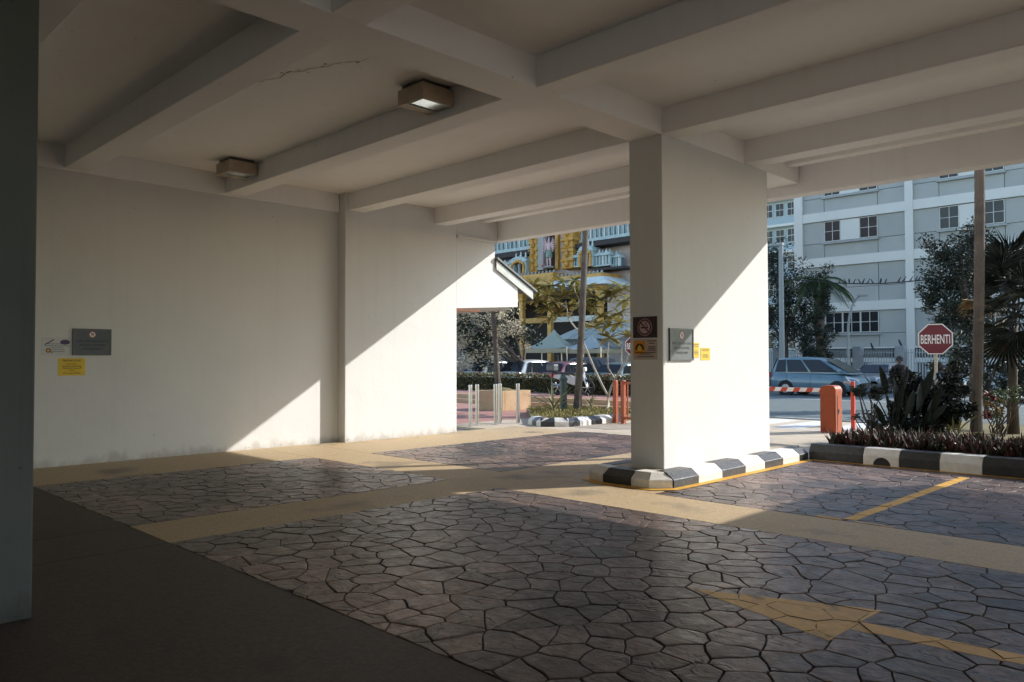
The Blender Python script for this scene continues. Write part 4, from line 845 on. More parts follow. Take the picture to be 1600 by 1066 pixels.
    def pane(f, yb, yt, name, off):
        x0, x1 = edge(f, zl - .02) + off, edge(f, zu + .03) + off
        MB().prism([(x0, -yb, zl - .02), (x0, yb, zl - .02), (x1, yt, zu + .03), (x1, -yt, zu + .03)], (off * .4, 0, .004)).build(name, GLASS, t, world=False)
    pane(1.0, wb * .86, wr * .86, 'windscreen', .022); pane(0.0, wb * .86, wr * .84, 'rear_window', -.022)
    MB().box(h - .03, h + .012, -w * .45, w * .45, .42, .55).build('grille', BLACK, t, world=False)
    MB().box(-h - .02, -h + .02, -.26, .26, .60, .72).build('number_plate', BLACK, t, world=False); MB().box(h - .01, h + .018, -.26, .26, .34, .41).build('number_plate', BLACK, t, world=False)
    return t
def paintm(n, c): return mat('car_paint_' + n, c, tuple(v * .92 for v in c), 2, .3, coat=.6)
P_BLUE, P_SILV, P_WHITE, P_MAR, P_GREY, P_TEAL, P_DARK = paintm('blue', (.12, .215, .265)), paintm('silver', (.30, .33, .33)), paintm('white', (.46, .48, .47)), paintm('maroon', (.12, .04, .055)), paintm('grey', (.20, .215, .22)), paintm('teal', (.09, .13, .13)), paintm('dark', (.05, .055, .06))
car('light blue people carrier driving along the road behind the barrier', (pY(1281, 562, 34).x, 34.0, -.004), rad(-2), P_BLUE, 4.0, 1.75, 1.70, 'mpv', name='passing_car')
car('grey saloon facing the road behind the blue people carrier', (-13.6, 39.0, -.004), rad(-90), P_GREY, 4.3, 1.7, 1.42, 'sedan')
car('pale blue-grey saloon parked below the stop sign', (-10.35, 39.2, -.004), rad(-90), P_SILV, 4.3, 1.7, 1.42, 'sedan')
car('dark teal car at the far right behind the shrubs', (-6.6, 34.5, -.004), rad(-90), P_TEAL, 4.3, 1.7, 1.5, 'hatch')
car('dark car just showing behind the tail of the blue people carrier', (-20.3, 36.5, -.004), rad(0), P_DARK, 4.4, 1.75, 1.55, 'suv')
car('silver hatchback at the left end of the front row behind the hedge', (-28.6, 28.0, .024), rad(90), P_SILV, 4.1, 1.68, 1.55, 'hatch')
car('white hatchback with dark rear window in the middle of the front row', (-25.9, 28.0, .024), rad(90), P_WHITE, 4.2, 1.7, 1.58, 'hatch')
car('maroon hatchback behind the slim palm trunk', (-23.2, 27.6, .024), rad(90), P_MAR, 4.0, 1.66, 1.50, 'hatch')
car('teal-grey saloon at the right end of the front row behind the hedge', (-20.6, 28.0, .024), rad(90), P_TEAL, 4.4, 1.7, 1.45, 'sedan')
car('tall white car in the second row left of the tent', (-32.0, 31.6, .024), rad(150), P_WHITE, 4.5, 1.8, 1.85, 'suv')
car('dark grey car in the second row under the blue roof', (-26.0, 33.2, .024), rad(-8), P_DARK, 4.6, 1.8, 1.72, 'suv')

def motorcycle(label, loc, rz):
    t = thing('motorcycle', label, 'motorcycle', loc, rz); red = mat('bike_red', (.40, .03, .04), None, 5, .3, coat=.4)
    for x in (-.6, .62):
        wl = MB(); ring = []
        for a in range(24):
            c = Vector((x + .25 * math.cos(a * math.pi / 12), 0, .29 + .25 * math.sin(a * math.pi / 12))); d = Vector((math.cos(a * math.pi / 12), 0, math.sin(a * math.pi / 12)))
            ring.append([c + d * .045 * math.cos(b) + Vector((0, .045 * math.sin(b), 0)) for b in [math.pi * k / 3 for k in range(6)]])
        wl.loft(ring + [ring[0]], cap=False); wo = wl.build('wheel', TYRE, t, world=False)
        sp = MB()
        for a in range(6): sp.tube([(x, 0, .29), (x + .21 * math.cos(a * math.pi / 3), 0, .29 + .21 * math.sin(a * math.pi / 3))], .012, 5)
        sp.build('spokes', RIM, wo, world=False)
    MB().loft([[(x, s * wd, z + dz) for s, dz in ((-1, 0), (-1, hh), (1, hh), (1, 0))] for x, wd, z, hh in ((-.75, .08, .62, .12), (-.3, .13, .50, .26), (.1, .12, .36, .30), (.38, .10, .42, .40), (.5, .06, .62, .25))]).build('body', mat('bike_white', (.5, .5, .5), None, 5, .35), t, world=False, bevel=.03)
    MB().loft([[(x, s * wd, z + dz) for s, dz in ((-1, 0), (-1, .07), (1, .07), (1, 0))] for x, wd, z in ((-.8, .10, .79), (-.35, .14, .76), (.12, .10, .74))]).build('seat', BLACK, t, world=False, bevel=.03)
    MB().box(-.9, -.78, -.10, .10, .64, .78).build('tail_light', red, t, world=False, bevel=.03)
    MB().box(-1.0, -.66, -.17, .17, .87, 1.12).build('top_box', DSTEEL, t, world=False, bevel=.04)
    MB().tube([(.62, -.07, .29), (.48, -.07, .7), (.40, -.05, .98)], .022, 6).tube([(.62, .07, .29), (.48, .07, .7), (.40, .05, .98)], .022, 6).build('fork', RIM, t, world=False)
    MB().tube([(.30, -.34, 1.0), (.40, -.12, .98), (.40, .12, .98), (.30, .34, 1.0)], .016, 6).build('handlebar', BLACK, t, world=False)
    MB().box(.42, .56, -.09, .09, .86, 1.02).build('headlight', WPRINT, t, world=False, bevel=.04)
    for s in (-1, 1): MB().tube([(.32, s * .28, 1.0), (.34, s * .33, 1.18)], .007, 5).box(.33, .345, s * .33 - .05, s * .33 + .05, 1.16, 1.24).build('mirror', BLACK, t, world=False)
    MB().tube([(-.1, -.16, .32), (-.75, -.17, .40)], [.03, .05], 8).build('exhaust', RIM, t, world=False)
motorcycle('motorcycle with red tail light and top box parked against the hedge', (-18.1, 21.4, .315), rad(12))

def skin(name, m, parent, nodes, edges, root=0, sub=1):
    """continuous figure grown round a skeleton: nodes (x, y, z, radius)"""
    me = bpy.data.meshes.new(name); me.from_pydata([n[:3] for n in nodes], edges, []); me.update(); o = bpy.data.objects.new(name, me); COL.objects.link(o); o.parent = parent
    md = o.modifiers.new('skin', 'SKIN'); md.use_smooth_shade = True
    for i, v in enumerate(me.skin_vertices[0].data): v.radius = (nodes[i][3], nodes[i][3] if len(nodes[i]) < 5 else nodes[i][4]); v.use_root = (i == root)
    s = o.modifiers.new('sub', 'SUBSURF'); s.levels = sub; s.render_levels = sub; me.materials.append(m); return o
ps = pY(1405.5, 562, 26.0); ps.z = 0
pe = thing('person', 'person in dark clothing walking past behind the garden plants', 'person', ps, rad(200))
N = [(0, 0, .92, .13, .10), (0, 0, 1.12, .135, .10), (0, 0, 1.30, .15, .11), (0, 0, 1.40, .07, .06), (0, .01, 1.48, .05), (0, .015, 1.55, .085, .095), (0, .01, 1.61, .08, .09)]
E_ = [(0, 1), (1, 2), (2, 3), (3, 4), (4, 5), (5, 6)]
for s in (-1, 1):
    b = len(N); N += [(s * .17, 0, 1.34, .065), (s * .23, -.03, 1.08, .048), (s * .22, .10, .85, .036), (s * .22, .14, .77, .03, .045)]; E_ += [(2, b), (b, b + 1), (b + 1, b + 2), (b + 2, b + 3)]
    for k in range(5):
        c = len(N); ox = (k - 2) * .016; N += [(s * (.22) + ox, .16 + .01 * (k in (1, 2)), .73, .009), (s * .22 + ox * 1.1, .165, .685 + .01 * abs(k - 2), .008)] if k else [(s * .18, .18, .755, .010), (s * .175, .20, .72, .009)]; E_ += [(b + 3, c), (c, c + 1)]
    b = len(N); N += [(s * .09, 0, .86, .10), (s * .10, .08 * s, .48, .065), (s * .10, -.05 + .02 * s, .08, .04), (s * .10, .10, .035, .04)]; E_ += [(0, b), (b, b + 1), (b + 1, b + 2), (b + 2, b + 3)]
SKIN = mat('skin_brown', (.16, .09, .06), None, 5, .6); CLOTH = mat('dark_clothes', (.018, .013, .015), None, 6, .9)
skin('body', SKIN, pe, N, E_)
MB().lathe([(.17, .86), (.175, 1.0), (.175, 1.2), (.20, 1.33), (.12, 1.42), (.07, 1.44)], n=18).build('shirt', CLOTH, pe, world=False, smooth=True)
for s in (-1, 1):
    MB().tube([(s * .16, 0, 1.36), (s * .235, -.03, 1.08), (s * .225, .07, .90)], [.085, .065, .05], 10).build('sleeve', CLOTH, pe, world=False, smooth=True)
    MB().tube([(s * .09, 0, .92), (s * .10, .08 * s, .48), (s * .10, -.05 + .02 * s, .07)], [.125, .09, .065], 10).build('trouser_leg', CLOTH, pe, world=False, smooth=True)
hm = MB(); hm.lathe([(.098, 1.545), (.112, 1.60), (.095, 1.66), (.05, 1.695), (0, 1.70)], (0, 0, 0), 14); hm.build('hair', BLACK, pe, world=False, smooth=True)
for s in (-1, 1): MB().lathe([(0, -.008), (.009, 0), (0, .008)], (s * .032, .108, 1.57), 8).build('eye', WPRINT, pe, world=False)
MB().loft([[(-.012, .10, 1.55), (.012, .10, 1.55), (0, .10, 1.585)], [(-.008, .128, 1.545), (.008, .128, 1.545), (0, .118, 1.56)]]).build('nose', SKIN, pe, world=False)
MB().box(-.025, .025, .10, .113, 1.515, 1.523).build('mouth', mat('lip', (.14, .05, .045), None, 5, .6), pe, world=False)

# ------------------------------------------------------------------ temple
TY = 38.0
BLUE = mat('temple_blue', (.46, .56, .56), (.32, .44, .46), 3, .6, .3, 12); BLUD = mat('temple_deep_blue', (.10, .19, .24), None, 4, .7); PBLU = mat('temple_pale_blue', (.66, .72, .70), (.54, .63, .63), 3, .6)
GOLD = mat('temple_gold', (.62, .37, .09), (.44, .24, .05), 3, .5, .3, 14); TWALL = mat('temple_wall', (.62, .55, .52), (.54, .47, .45), 1, .8); TDARK = mat('temple_dark', (.045, .04, .04), None, 3, .8); TGREY = mat('temple_grey', (.36, .39, .38), None, 2, .7)
tm = thing('temple', 'ornate temple front with blue shrines, gold pilasters and a many-armed statue', 'temple', (pY(870, 562, TY).x, TY, 0))
def rect(px0, px1, py0, py1, Y):
    m = (px0 + px1) / 2; return pY(px0, 450, Y).x, pY(px1, 450, Y).x, pY(m, py1, Y).z, pY(m, py0, Y).z
def tb(name, m, px0, px1, py0, py1, Y, d=.4, parent=None, bevel=0):
    x0, x1, z0, z1 = rect(px0, px1, py0, py1, Y); return MB().box(x0, x1, Y, Y + d, z0, z1).build(name, m, parent or tm, bevel=bevel)
xl, xr = pY(650, 450, 39).x, pY(1020, 450, 39).x; zl_ = pY(870, 440, 39).z
MB().box(xl, xr, 39.3, 46.2, zl_ - .6, 17).build('wall', TWALL, tm)
MB().box(pY(946, 450, 39).x, xr, 39.2, 46, -.05, zl_ - .62).build('side_wall', TWALL, tm)
MB().box(xl, xr, 45.2, 46, -.05, zl_ - .6).build('hall_rear_wall', TDARK, tm)
MB().box(xl, pY(700, 450, 39).x, 39.2, 45.2, -.05, zl_ - .62).build('side_wall', TWALL, tm)
for px0, px1, m in ((770, 858, GOLD), (858.2, 934, PBLU)):   # flared porch eave
    x0, x1, z0, z1 = rect(px0, px1, 434, 447, 36.6); e = .0 if px1 < 900 else .55
    MB().loft([[(x0, 36.6, z0), (x1 + e, 36.6, z0), (x1 + e, 39.2, z0), (x0, 39.2, z0)], [(x0, 36.62, z0 + .12), (x1 + e, 36.62, z0 + .12), (x1 + e, 39.2, z0 + .12), (x0, 39.2, z0 + .12)], [(x0, 37.1, z1), (x1, 37.1, z1), (x1, 39.2, z1), (x0, 39.2, z1)]]).build('porch_eave', m, tm)
    MB().box(x0, x1 - .2, 37.15, 39.2, z1 + .003, z1 + .22).build('eave_blocking', GOLD, tm)
    for k in range(int((x1 - x0) / .32)): MB().lathe([(.07, 0), (.09, .06), (.05, .16), (0, .2)], (x0 + .16 + k * .32, 37.3, z1 + .22), 8).build('finial', TGREY, tm)
ec = rect(858, 934, 434, 447, 36.6)[2]
for px in (816, 860, 938):
    x = pY(px, 450, 37.4).x; c = MB()
    c.lathe([(.30, -.03), (.30, .5), (.24, .55), (.22, 2.2), (.26, 2.25), (.26, 2.4), (.22, 2.45), (.22, ec - 1.2), (.30, ec - 1.1), (.24, ec - 1.0), (.24, ec - .7), (.34, ec - .55), (.30, ec - .45), (.42, ec - .25), (.48, ec - .12), (.48, ec - .005)], (x, 37.4, 0), sq=True); c.build('column', GOLD, tm, bevel=.02)
tb('beam_band', GOLD, 815, 865, 497, 505, 38.6, .3); tb('beam_band', PBLU, 865, 935, 494, 502, 38.6, .3)
def pavilion(name, px0, px1, py0, py1, Y, n, m=BLUE):
    x0, x1, z0, z1 = rect(px0, px1, py0, py1, Y); h = z1 - z0; mb = MB()
    mb.box(x0, x1, Y, Y + .5, z0, z0 + h * .12).box(x0 - .06, x1 + .06, Y - .08, Y + .5, z0 + h * .78, z0 + h * .88).box(x0, x1, Y - .02, Y + .5, z0 + h * .885, z1)
    o = mb.build(name, m, tm); MB().box(x0 + .03, x1 - .03, Y + .22, Y + .48, z0 + h * .121, z0 + h * .779).build('recess', BLUD, o)
    for k in range(n + 1):
        x = x0 + .06 + (x1 - x0 - .12) * k / n; MB().box(x - .05, x + .05, Y + .02, Y + .2, z0 + h * .122, z0 + h * .778).build('pilaster', PBLU if k % 3 == 0 else m, o)
        if k < n: xm = x + (x1 - x0 - .12) / n / 2; MB().lathe([(.035, z0 + h * .122), (.06, z0 + h * .3), (.04, z0 + h * .55), (.065, z0 + h * .7), (.065, z0 + h * .778)], (xm, Y + .12, 0), 8).build('baluster', m, o)
    for k in range(n): MB().lathe([(.08, z1), (.11, z1 + .07), (.05, z1 + .17), (.0, z1 + .27)], (x0 + (x1 - x0) * (k + .5) / n, Y + .2, 0), 8).build('finial', PBLU if k % 2 else TGREY, o)
    return o
pavilion('upper_gallery', 770, 833, 352, 393, 38.5, 9); pavilion('upper_gallery', 901, 990, 332, 374, 38.5, 12)
tb('dark_cornice', TDARK, 765, 834, 394, 401, 38.1, 1.2); tb('dark_cornice', TDARK, 899, 992, 375, 382, 38.1, 1.2)
pavilion('parapet_gallery', 775, 797, 411, 428, 38.0, 3); pavilion('parapet_gallery', 890, 904, 399, 418, 38.0, 2); pavilion('parapet_gallery', 926, 953, 395, 416, 38.0, 5); pavilion('parapet_gallery', 953.5, 968, 398, 419, 38.3, 3)
tb('dark_cornice', TDARK, 926, 976, 417.5, 421, 37.9, 1.2)
def shrine(px0, px1, py0, py1, Y):
    x0, x1, z0, z1 = rect(px0, px1, py0, py1, Y); h = z1 - z0; xm = (x0 + x1) / 2; wd = (x1 - x0) / 2; o = MB()
    o.box(x0, xm - wd * .52, Y, Y + .9, z0, z0 + h * .66).box(xm + wd * .52, x1, Y, Y + .9, z0, z0 + h * .66).box(x0 - .08, x1 + .08, Y - .06, Y + .9, z0 + h * .661, z0 + h * .72)
    o = o.build('shrine', BLUE, tm, bevel=.02)
    MB().tube([(xm + wd * .78 * math.cos(a), Y - .05, z0 + h * .42 + h * .3 * math.sin(a)) for a in [math.pi * (k / 12) for k in range(13)]], .10, 8).tube([(xm - wd * .7, Y - .05, z0), (xm - wd * .78, Y - .05, z0 + h * .42)], .10, 8).tube([(xm + wd * .7, Y - .05, z0), (xm + wd * .78, Y - .05, z0 + h * .42)], .10, 8).build('arch', GOLD, o)
    MB().box(xm - wd * .515, xm + wd * .515, Y + .35, Y + .88, z0, z0 + h * .659).build('niche', TDARK, o)
    MB().lathe([(.10, z0), (.13, z0 + .2), (.09, z0 + .55), (.13, z0 + .85), (.05, z0 + .95), (.09, z0 + 1.08), (0, z0 + 1.2)], (xm, Y + .15, 0), 10).build('niche_figure', TGREY, o)
    MB().prism([(xm + wd * 1.05 * math.cos(a), Y - .02, z0 + h * .721 + h * .22 * math.sin(a)) for a in [math.pi * k / 10 for k in range(11)]], (0, .95, 0)).build('barrel_roof', BLUE, o)
    for s in (-.6, 0, .6): MB().lathe([(.06, 0), (.10, .08), (.04, .2), (.06, .26), (0, .42)], (xm + wd * s, Y + .3, z0 + h * (.93 if s == 0 else .88)), 8).build('finial', PBLU, o)
shrine(797, 822, 399, 433, 37.8); shrine(904, 926, 381, 417, 37.8)
def tower(px0, px1, py0, py1, Y, n):
    x0, x1, z0, z1 = rect(px0, px1, py0, py1, Y); r = (x1 - x0) / 2 * 1.35; h = (z1 - z0) / n; pr = []
    for k in range(n):
        b = z0 + k * h; s = 1 - .12 * (k % 2); pr += [(r * .92 * s, b), (r * s, b + h * .10), (r * .80, b + h * .16), (r * .76, b + h * .62), (r * .9, b + h * .70), (r * 1.02 * s, b + h * .8), (r * .86, b + h * .97)]
    o = MB().lathe(pr, ((x0 + x1) / 2, Y + .5, 0), sq=True).build('gold_pilaster', GOLD, tm, bevel=.02)
    for k in range(n): MB().lathe([(.12, 0), (.18, .12), (.1, .3), (.14, .4), (0, .52)], ((x0 + x1) / 2, Y + .5 - r * .66, z0 + h * (k + .2)), 8).build('boss', GOLD, o)
tower(823, 838, 364, 426, 38.0, 5); tower(875, 897, 340, 420, 37.9, 5); tower(898, 905, 340, 400, 38.3, 4)
tb('gold_shaft', GOLD, 867, 871.5, 345, 421, 38.0, .3, bevel=.03); tb('grey_panel', TGREY, 839, 849, 355, 422, 38.2, .4); tb('statue_niche', TDARK, 849.5, 866.5, 345, 421, 38.9, .45)
# many-armed statue standing on a lotus base
sx0, sx1, sz0, sz1 = rect(850, 866, 371, 419, 37.55); sxm = (sx0 + sx1) / 2; hh = (sz1 - sz0); k_ = hh / 1.75
stt = thing('temple_statue', 'many-armed painted statue in a niche between the gold pilasters', 'statue', (sxm, 37.55, sz0))
N = [(0, 0, .92, .12), (0, 0, 1.12, .10), (0, 0, 1.32, .13), (0, 0, 1.43, .05), (0, -.01, 1.52, .085), (0, 0, 1.66, .06), (0, 0, 1.80, .025)]; E_ = [(0, 1), (1, 2), (2, 3), (3, 4), (4, 5), (5, 6)]
for s in (-1, 1):
    b = len(N); N += [(s * .08, 0, .85, .09), (s * .10, -.02, .48, .065), (s * .10, 0, .14, .045), (s * .11, -.10, .10, .04)]; E_ += [(0, b), (b, b + 1), (b + 1, b + 2), (b + 2, b + 3)]
    for k in range(7):
        a = -1.1 + 2.2 * k / 6; b = len(N); N += [(s * .16, .04, 1.30 + .02 * k, .045), (s * (.16 + .17 * math.cos(a)), .0, 1.3 + .22 * math.sin(a), .035), (s * (.16 + .36 * math.cos(a)), -.05, 1.3 + .46 * math.sin(a), .032)]; E_ += [(2, b), (b, b + 1), (b + 1, b + 2)]
N = [(x * k_, y * k_, z * k_, *[r * k_ for r in rr]) for x, y, z, *rr in N]
skin('body', mat('statue_pink', (.62, .46, .47), (.50, .35, .37), 4, .6), stt, N, E_)
MB().lathe([(.20 * k_, .60 * k_), (.19 * k_, .8 * k_), (.15 * k_, 1.0 * k_), (.13 * k_, 1.04 * k_)], n=14).build('skirt', mat('statue_green', (.06, .22, .19), (.35, .33, .28), 7, .6), stt, world=False)
MB().lathe([(.30 * k_, 0), (.34 * k_, .05 * k_), (.26 * k_, .11 * k_), (0, .12 * k_)], n=16).build('lotus_base', TGREY, stt, world=False)
MB().tube([(-.38 * k_, -.05, .1 * k_), (-.38 * k_, -.05, 1.0 * k_)], .03 * k_, 6).lathe([(.08 * k_, .08 * k_), (.12 * k_, .16 * k_), (.08 * k_, .26 * k_), (.02 * k_, .3 * k_)], (-.38 * k_, -.05, 0), 10).build('mace', mat('statue_rose', (.34, .14, .13), None, 5, .6), stt, world=False)

# ------------------------------------------------------------------ tents and metal roof in front of the temple
def tent(label, c, a, ze, zp, m, rz):
    t = thing('pagoda_tent', label, 'tent', c, rz, 'pagoda tents'); rings = []
    for i in range(11):
        s = i / 10; r = a * (1 - s) ** 1.0 * (1 - .0 * s) if s < 1 else .001; z = ze + (zp - ze) * (s ** 1.9 if s < .999 else 1); rr = max(.02, a * (1 - s)); rings.append([(rr * x, rr * y, z - (.10 * (1 - s) * (1 if (abs(x) < 1 or abs(y) < 1) else 0))) for x, y in ((-1, -1), (-.5, -1), (0, -1), (.5, -1), (1, -1), (1, -.5), (1, 0), (1, .5), (1, 1), (.5, 1), (0, 1), (-.5, 1), (-1, 1), (-1, .5), (-1, 0), (-1, -.5))])
    MB().loft(rings, cap=False).build('canopy', m, t, world=False, smooth=False)
    v = MB()
    for i in range(4):
        x0, y0 = ((-1, -1), (1, -1), (1, 1), (-1, 1))[i]; x1, y1 = ((-1, -1), (1, -1), (1, 1), (-1, 1))[(i + 1) % 4]
        for k in range(8):
            p, q = k / 8, (k + 1) / 8; dz = lambda f: .10 if .12 < f < .88 else .0
            v.add([(a * (x0 + (x1 - x0) * p), a * (y0 + (y1 - y0) * p), ze - dz(p)), (a * (x0 + (x1 - x0) * q), a * (y0 + (y1 - y0) * q), ze - dz(q)), (a * (x0 + (x1 - x0) * q), a * (y0 + (y1 - y0) * q), ze - .34), (a * (x0 + (x1 - x0) * p), a * (y0 + (y1 - y0) * p), ze - .34)], [(0, 1, 2, 3)])
    v.build('valance', mat('valance_cloth', (.46, .40, .27), None, 4, .8), t, world=False)
    for x, y in ((-1, -1), (1, -1), (1, 1), (-1, 1)): MB().tube([(a * x * .98, a * y * .98, 0), (a * x * .98, a * y * .98, ze)], .035, 8).build('pole', STEEL, t, world=False)
tent('pale green-white pagoda tent with a pointed peak behind the cars', (-30.5, 34.4, 0), 1.35, 2.35, 3.4, mat('tent_cloth', (.40, .45, .37), (.36, .41, .34), 2, .7, trans=.2), rad(20))
tent('smaller blue pagoda tent half hidden behind the palm trunk', (-28.2, 35.1, 0), 1.3, 2.3, 3.0, mat('tent_blue', (.34, .40, .41), None, 2, .7), rad(10))
mr = thing('metal_roof_shed', 'blue corrugated hip roof shed in front of the temple hall', 'shed', (-28, 36.2, 0))
x0, x1 = pY(866, 529, 35.6).x, pY(1000, 529, 35.6).x; z0, z1 = pY(910, 530, 35.6).z, pY(910, 506, 36.0).z; RB = mat('blue_roof_sheet', (.42, .47, .44), (.36, .41, .39), 3, .45)
MB().prism([(x0, 35.4, z0), (x1, 35.4, z0), (x1, 37.2, z1), (x0 + 1.2, 37.2, z1)], (0, 0, .04)).prism([(x0, 35.42, z0), (x0 + 1.2, 37.2, z1), (x0 + .0, 38.5, z0)], (0, 0, .04)).build('roof', RB, mr)
n_ = int((x1 - x0 - 1.3) / .22)
for k in range(n_): x = x0 + 1.3 + k * .22; MB().prism([(x, 35.39, z0 + .041), (x + .07, 35.39, z0 + .041), (x + .07, 37.19, z1 + .041), (x, 37.19, z1 + .041)], (0, 0, .03)).build('roof_rib', RB, mr)
for k in range(40): x = x0 + .5 + k * .12; MB().box(x, x + .06, 35.6, 35.64, z0 - .5, z0 - .02).build('screen_slat', TGREY, mr)
for x in (x0 + .4, (x0 + x1) / 2, x1 - .3): MB().box(x - .05, x + .05, 35.5, 35.6, -.03, z0).build('post', DSTEEL, mr)

# ------------------------------------------------------------------ office block behind the road
BY = 62.0
BWHT = mat('block_white', (.66, .69, .65), (.61, .64, .605), .5, .75, dirt=((.60, .65, .635), .5, .62)); BGRY = mat('block_grey_panel', (.39, .42, .40), (.345, .375, .36), .35, .7, vary=.05, dirt=((.46, .50, .49), .4, .64)); BDRK = mat('block_dark', (.10, .11, .115), None, 2, .8); SILL = mat('block_sill', (.36, .40, .40), None, 3, .7)
bl = thing('office_block', 'large white-gridded grey office block across the road', 'building', (pY(1420, 562, BY).x, BY, 0))
def bx_(px): return pY(px, 450, BY).x
xL, xa, xb, xc = bx_(1242), bx_(1255), bx_(1415.5), bx_(1428.3); bay = xb - xa; pw = xc - xb
zz = [pY(1421, y, BY).z for y in (482, 466.8, 406, 390.7, 328.4, 311.8)]; fh = ((zz[2] - zz[0]) + (zz[4] - zz[2])) / 2; bh = zz[1] - zz[0]
bands = [zz[0] + fh * k for k in range(-1, 5)]; xR = xa + (bay + pw) * 4
MB().box(xL, xR + pw, BY + .35, BY + 14, -.05, 19.6).build('core_wall', BGRY, bl)
for k in range(5): x = xL if k == 0 else xa + (bay + pw) * k - pw; MB().box(x, xa if k == 0 else x + pw, BY - .05, BY + .35, -.05, 19.6).build('pillar', BWHT, bl)
for i, z in enumerate(bands):
    for k in range(4): x = xa + (bay + pw) * k; MB().box(x + .002, x + bay - .002, BY, BY + .345, z, z + bh).build('floor_band', BWHT, bl)
for k in range(4): x = xa + (bay + pw) * k; MB().box(x + .002, x + bay - .002, BY, BY + .345, 1.35, 2.55).build('floor_band', BWHT, bl)
WF = (.22, .385, .57, .745)                                # window edges across a bay
def window(x0, x1, z0, z1, nx, nz):
    fr = MB(); e = .045; fr.box(x0, x0 + e, BY + .12, BY + .24, z0, z1).box(x1 - e, x1, BY + .12, BY + .24, z0, z1).box(x0 + e, x1 - e, BY + .12, BY + .24, z1 - e, z1).box(x0 + e, x1 - e, BY + .12, BY + .24, z0, z0 + e)
    for i in range(1, nx): x = x0 + (x1 - x0) * i / nx; fr.box(x - .018, x + .018, BY + .14, BY + .22, z0 + e, z1 - e)
    for j in range(1, nz): z = z0 + (z1 - z0) * j / nz; fr.box(x0 + e, x1 - e, BY + .145, BY + .215, z - .018, z + .018)
    wo = fr.build('window', BWHT, bl)
    for i in range(nx):
        for j in range(nz): MB().box(x0 + (x1 - x0) * i / nx + .035, x0 + (x1 - x0) * (i + 1) / nx - .035, BY + .175, BY + .19, z0 + (z1 - z0) * j / nz + .035, z0 + (z1 - z0) * (j + 1) / nz - .035).build('pane', WGLASS, wo)
for i in range(len(bands)):
    z0, z1 = bands[i] + bh, bands[i] + fh; h = z1 - z0; wz0, wz1 = z0 + h * .43, z1 - .06
    for k in range(4):
        X0 = xa + (bay + pw) * k; f = [X0 + bay * v for v in WF]
        if i == 0: wins = [(f[0], f[0] + (f[3] - f[0]) / 3), (f[0] + (f[3] - f[0]) / 3, f[0] + (f[3] - f[0]) * 2 / 3), (f[0] + (f[3] - f[0]) * 2 / 3, f[3])]
        elif i == 1: wins = []
        else: wins = [(f[0], f[1]), (f[2], f[3])]
        # cladding panels round the openings, each with an open joint
        cells = []
        for a, b in ((X0, f[0]), (f[3], X0 + bay)): cells += [(a, b, z0, z0 + h * .40), (a, b, z0 + h * .40, z1)]
        cells.append((f[0], f[3], z0, z0 + h * .40))
        if not wins: cells.append((f[0], f[3], z0 + h * .40, z1))
        for a, b, c_, d in cells: MB().box(a + .02, b - .02, BY + .17, BY + .36, c_ + .02, d - .02).build('panel', BGRY, bl)
        for a, b in wins: window(a + .01, b - .01, wz0, wz1, 2, 2)
        if len(wins) == 2:
            MB().box(f[1] + .01, f[2] - .01, BY + .12, BY + .36, wz0, wz1).build('white_panel', BWHT, bl)
        if wins:
            MB().box(f[0] - .12, f[3] + .12, BY - .08, BY + .3, wz0 - .22, wz0 - .06).build('sill', SILL, bl)
            MB().box(f[0], f[3], BY + .2, BY + .36, z0 + h * .40, wz0 - .23).build('spandrel', BDRK, bl)
for k in range(4): X0 = xa + (bay + pw) * k; MB().box(X0 + .01, X0 + bay - .01, BY + .25, BY + .36, 0, 1.34).build('base_recess', BDRK, bl); MB().box(X0 + .02, X0 + bay - .02, BY + .17, BY + .36, 2.57, bands[0] - .02).build('panel', BGRY, bl)
MB().box(xL - .2, xR + pw + .2, BY - .2, BY + 14.2, 19.6, 20.0).build('roof', BWHT, bl)
RY = 92.0
rb_ = thing('apartment_block', 'pale blue apartment block glimpsed behind the office block', 'building', (pY(1222, 562, RY).x, RY, 0))
AB = mat('apartment_blue', (.36, .46, .50), (.31, .41, .45), .6, .7); xq0, xq1 = pY(1150, 450, RY).x, pY(1262, 450, RY).x
MB().box(xq0, xq1, RY, RY + 12, -.05, 30).build('wall', AB, rb_)
for i in range(8):
    z = 2 + i * 3.3; MB().box(xq0, xq1, RY - .9, RY, z + 2.85, z + 3.15).build('balcony_slab', BWHT, rb_)
    for k in range(7):
        x = pY(1196, 450, RY).x + k * 1.5 - 1.5
        wo = MB().box(x, x + 1.1, RY - .06, RY - .01, z + .9, z + 2.6).build('window', BWHT, rb_)
        for u in (0, 1):
            for v in (0, 1): MB().box(x + .06 + u * .52, x + .52 + u * .52, RY - .09, RY - .065, z + .96 + v * .82, z + 1.70 + v * .82).build('pane', WGLASS, wo)

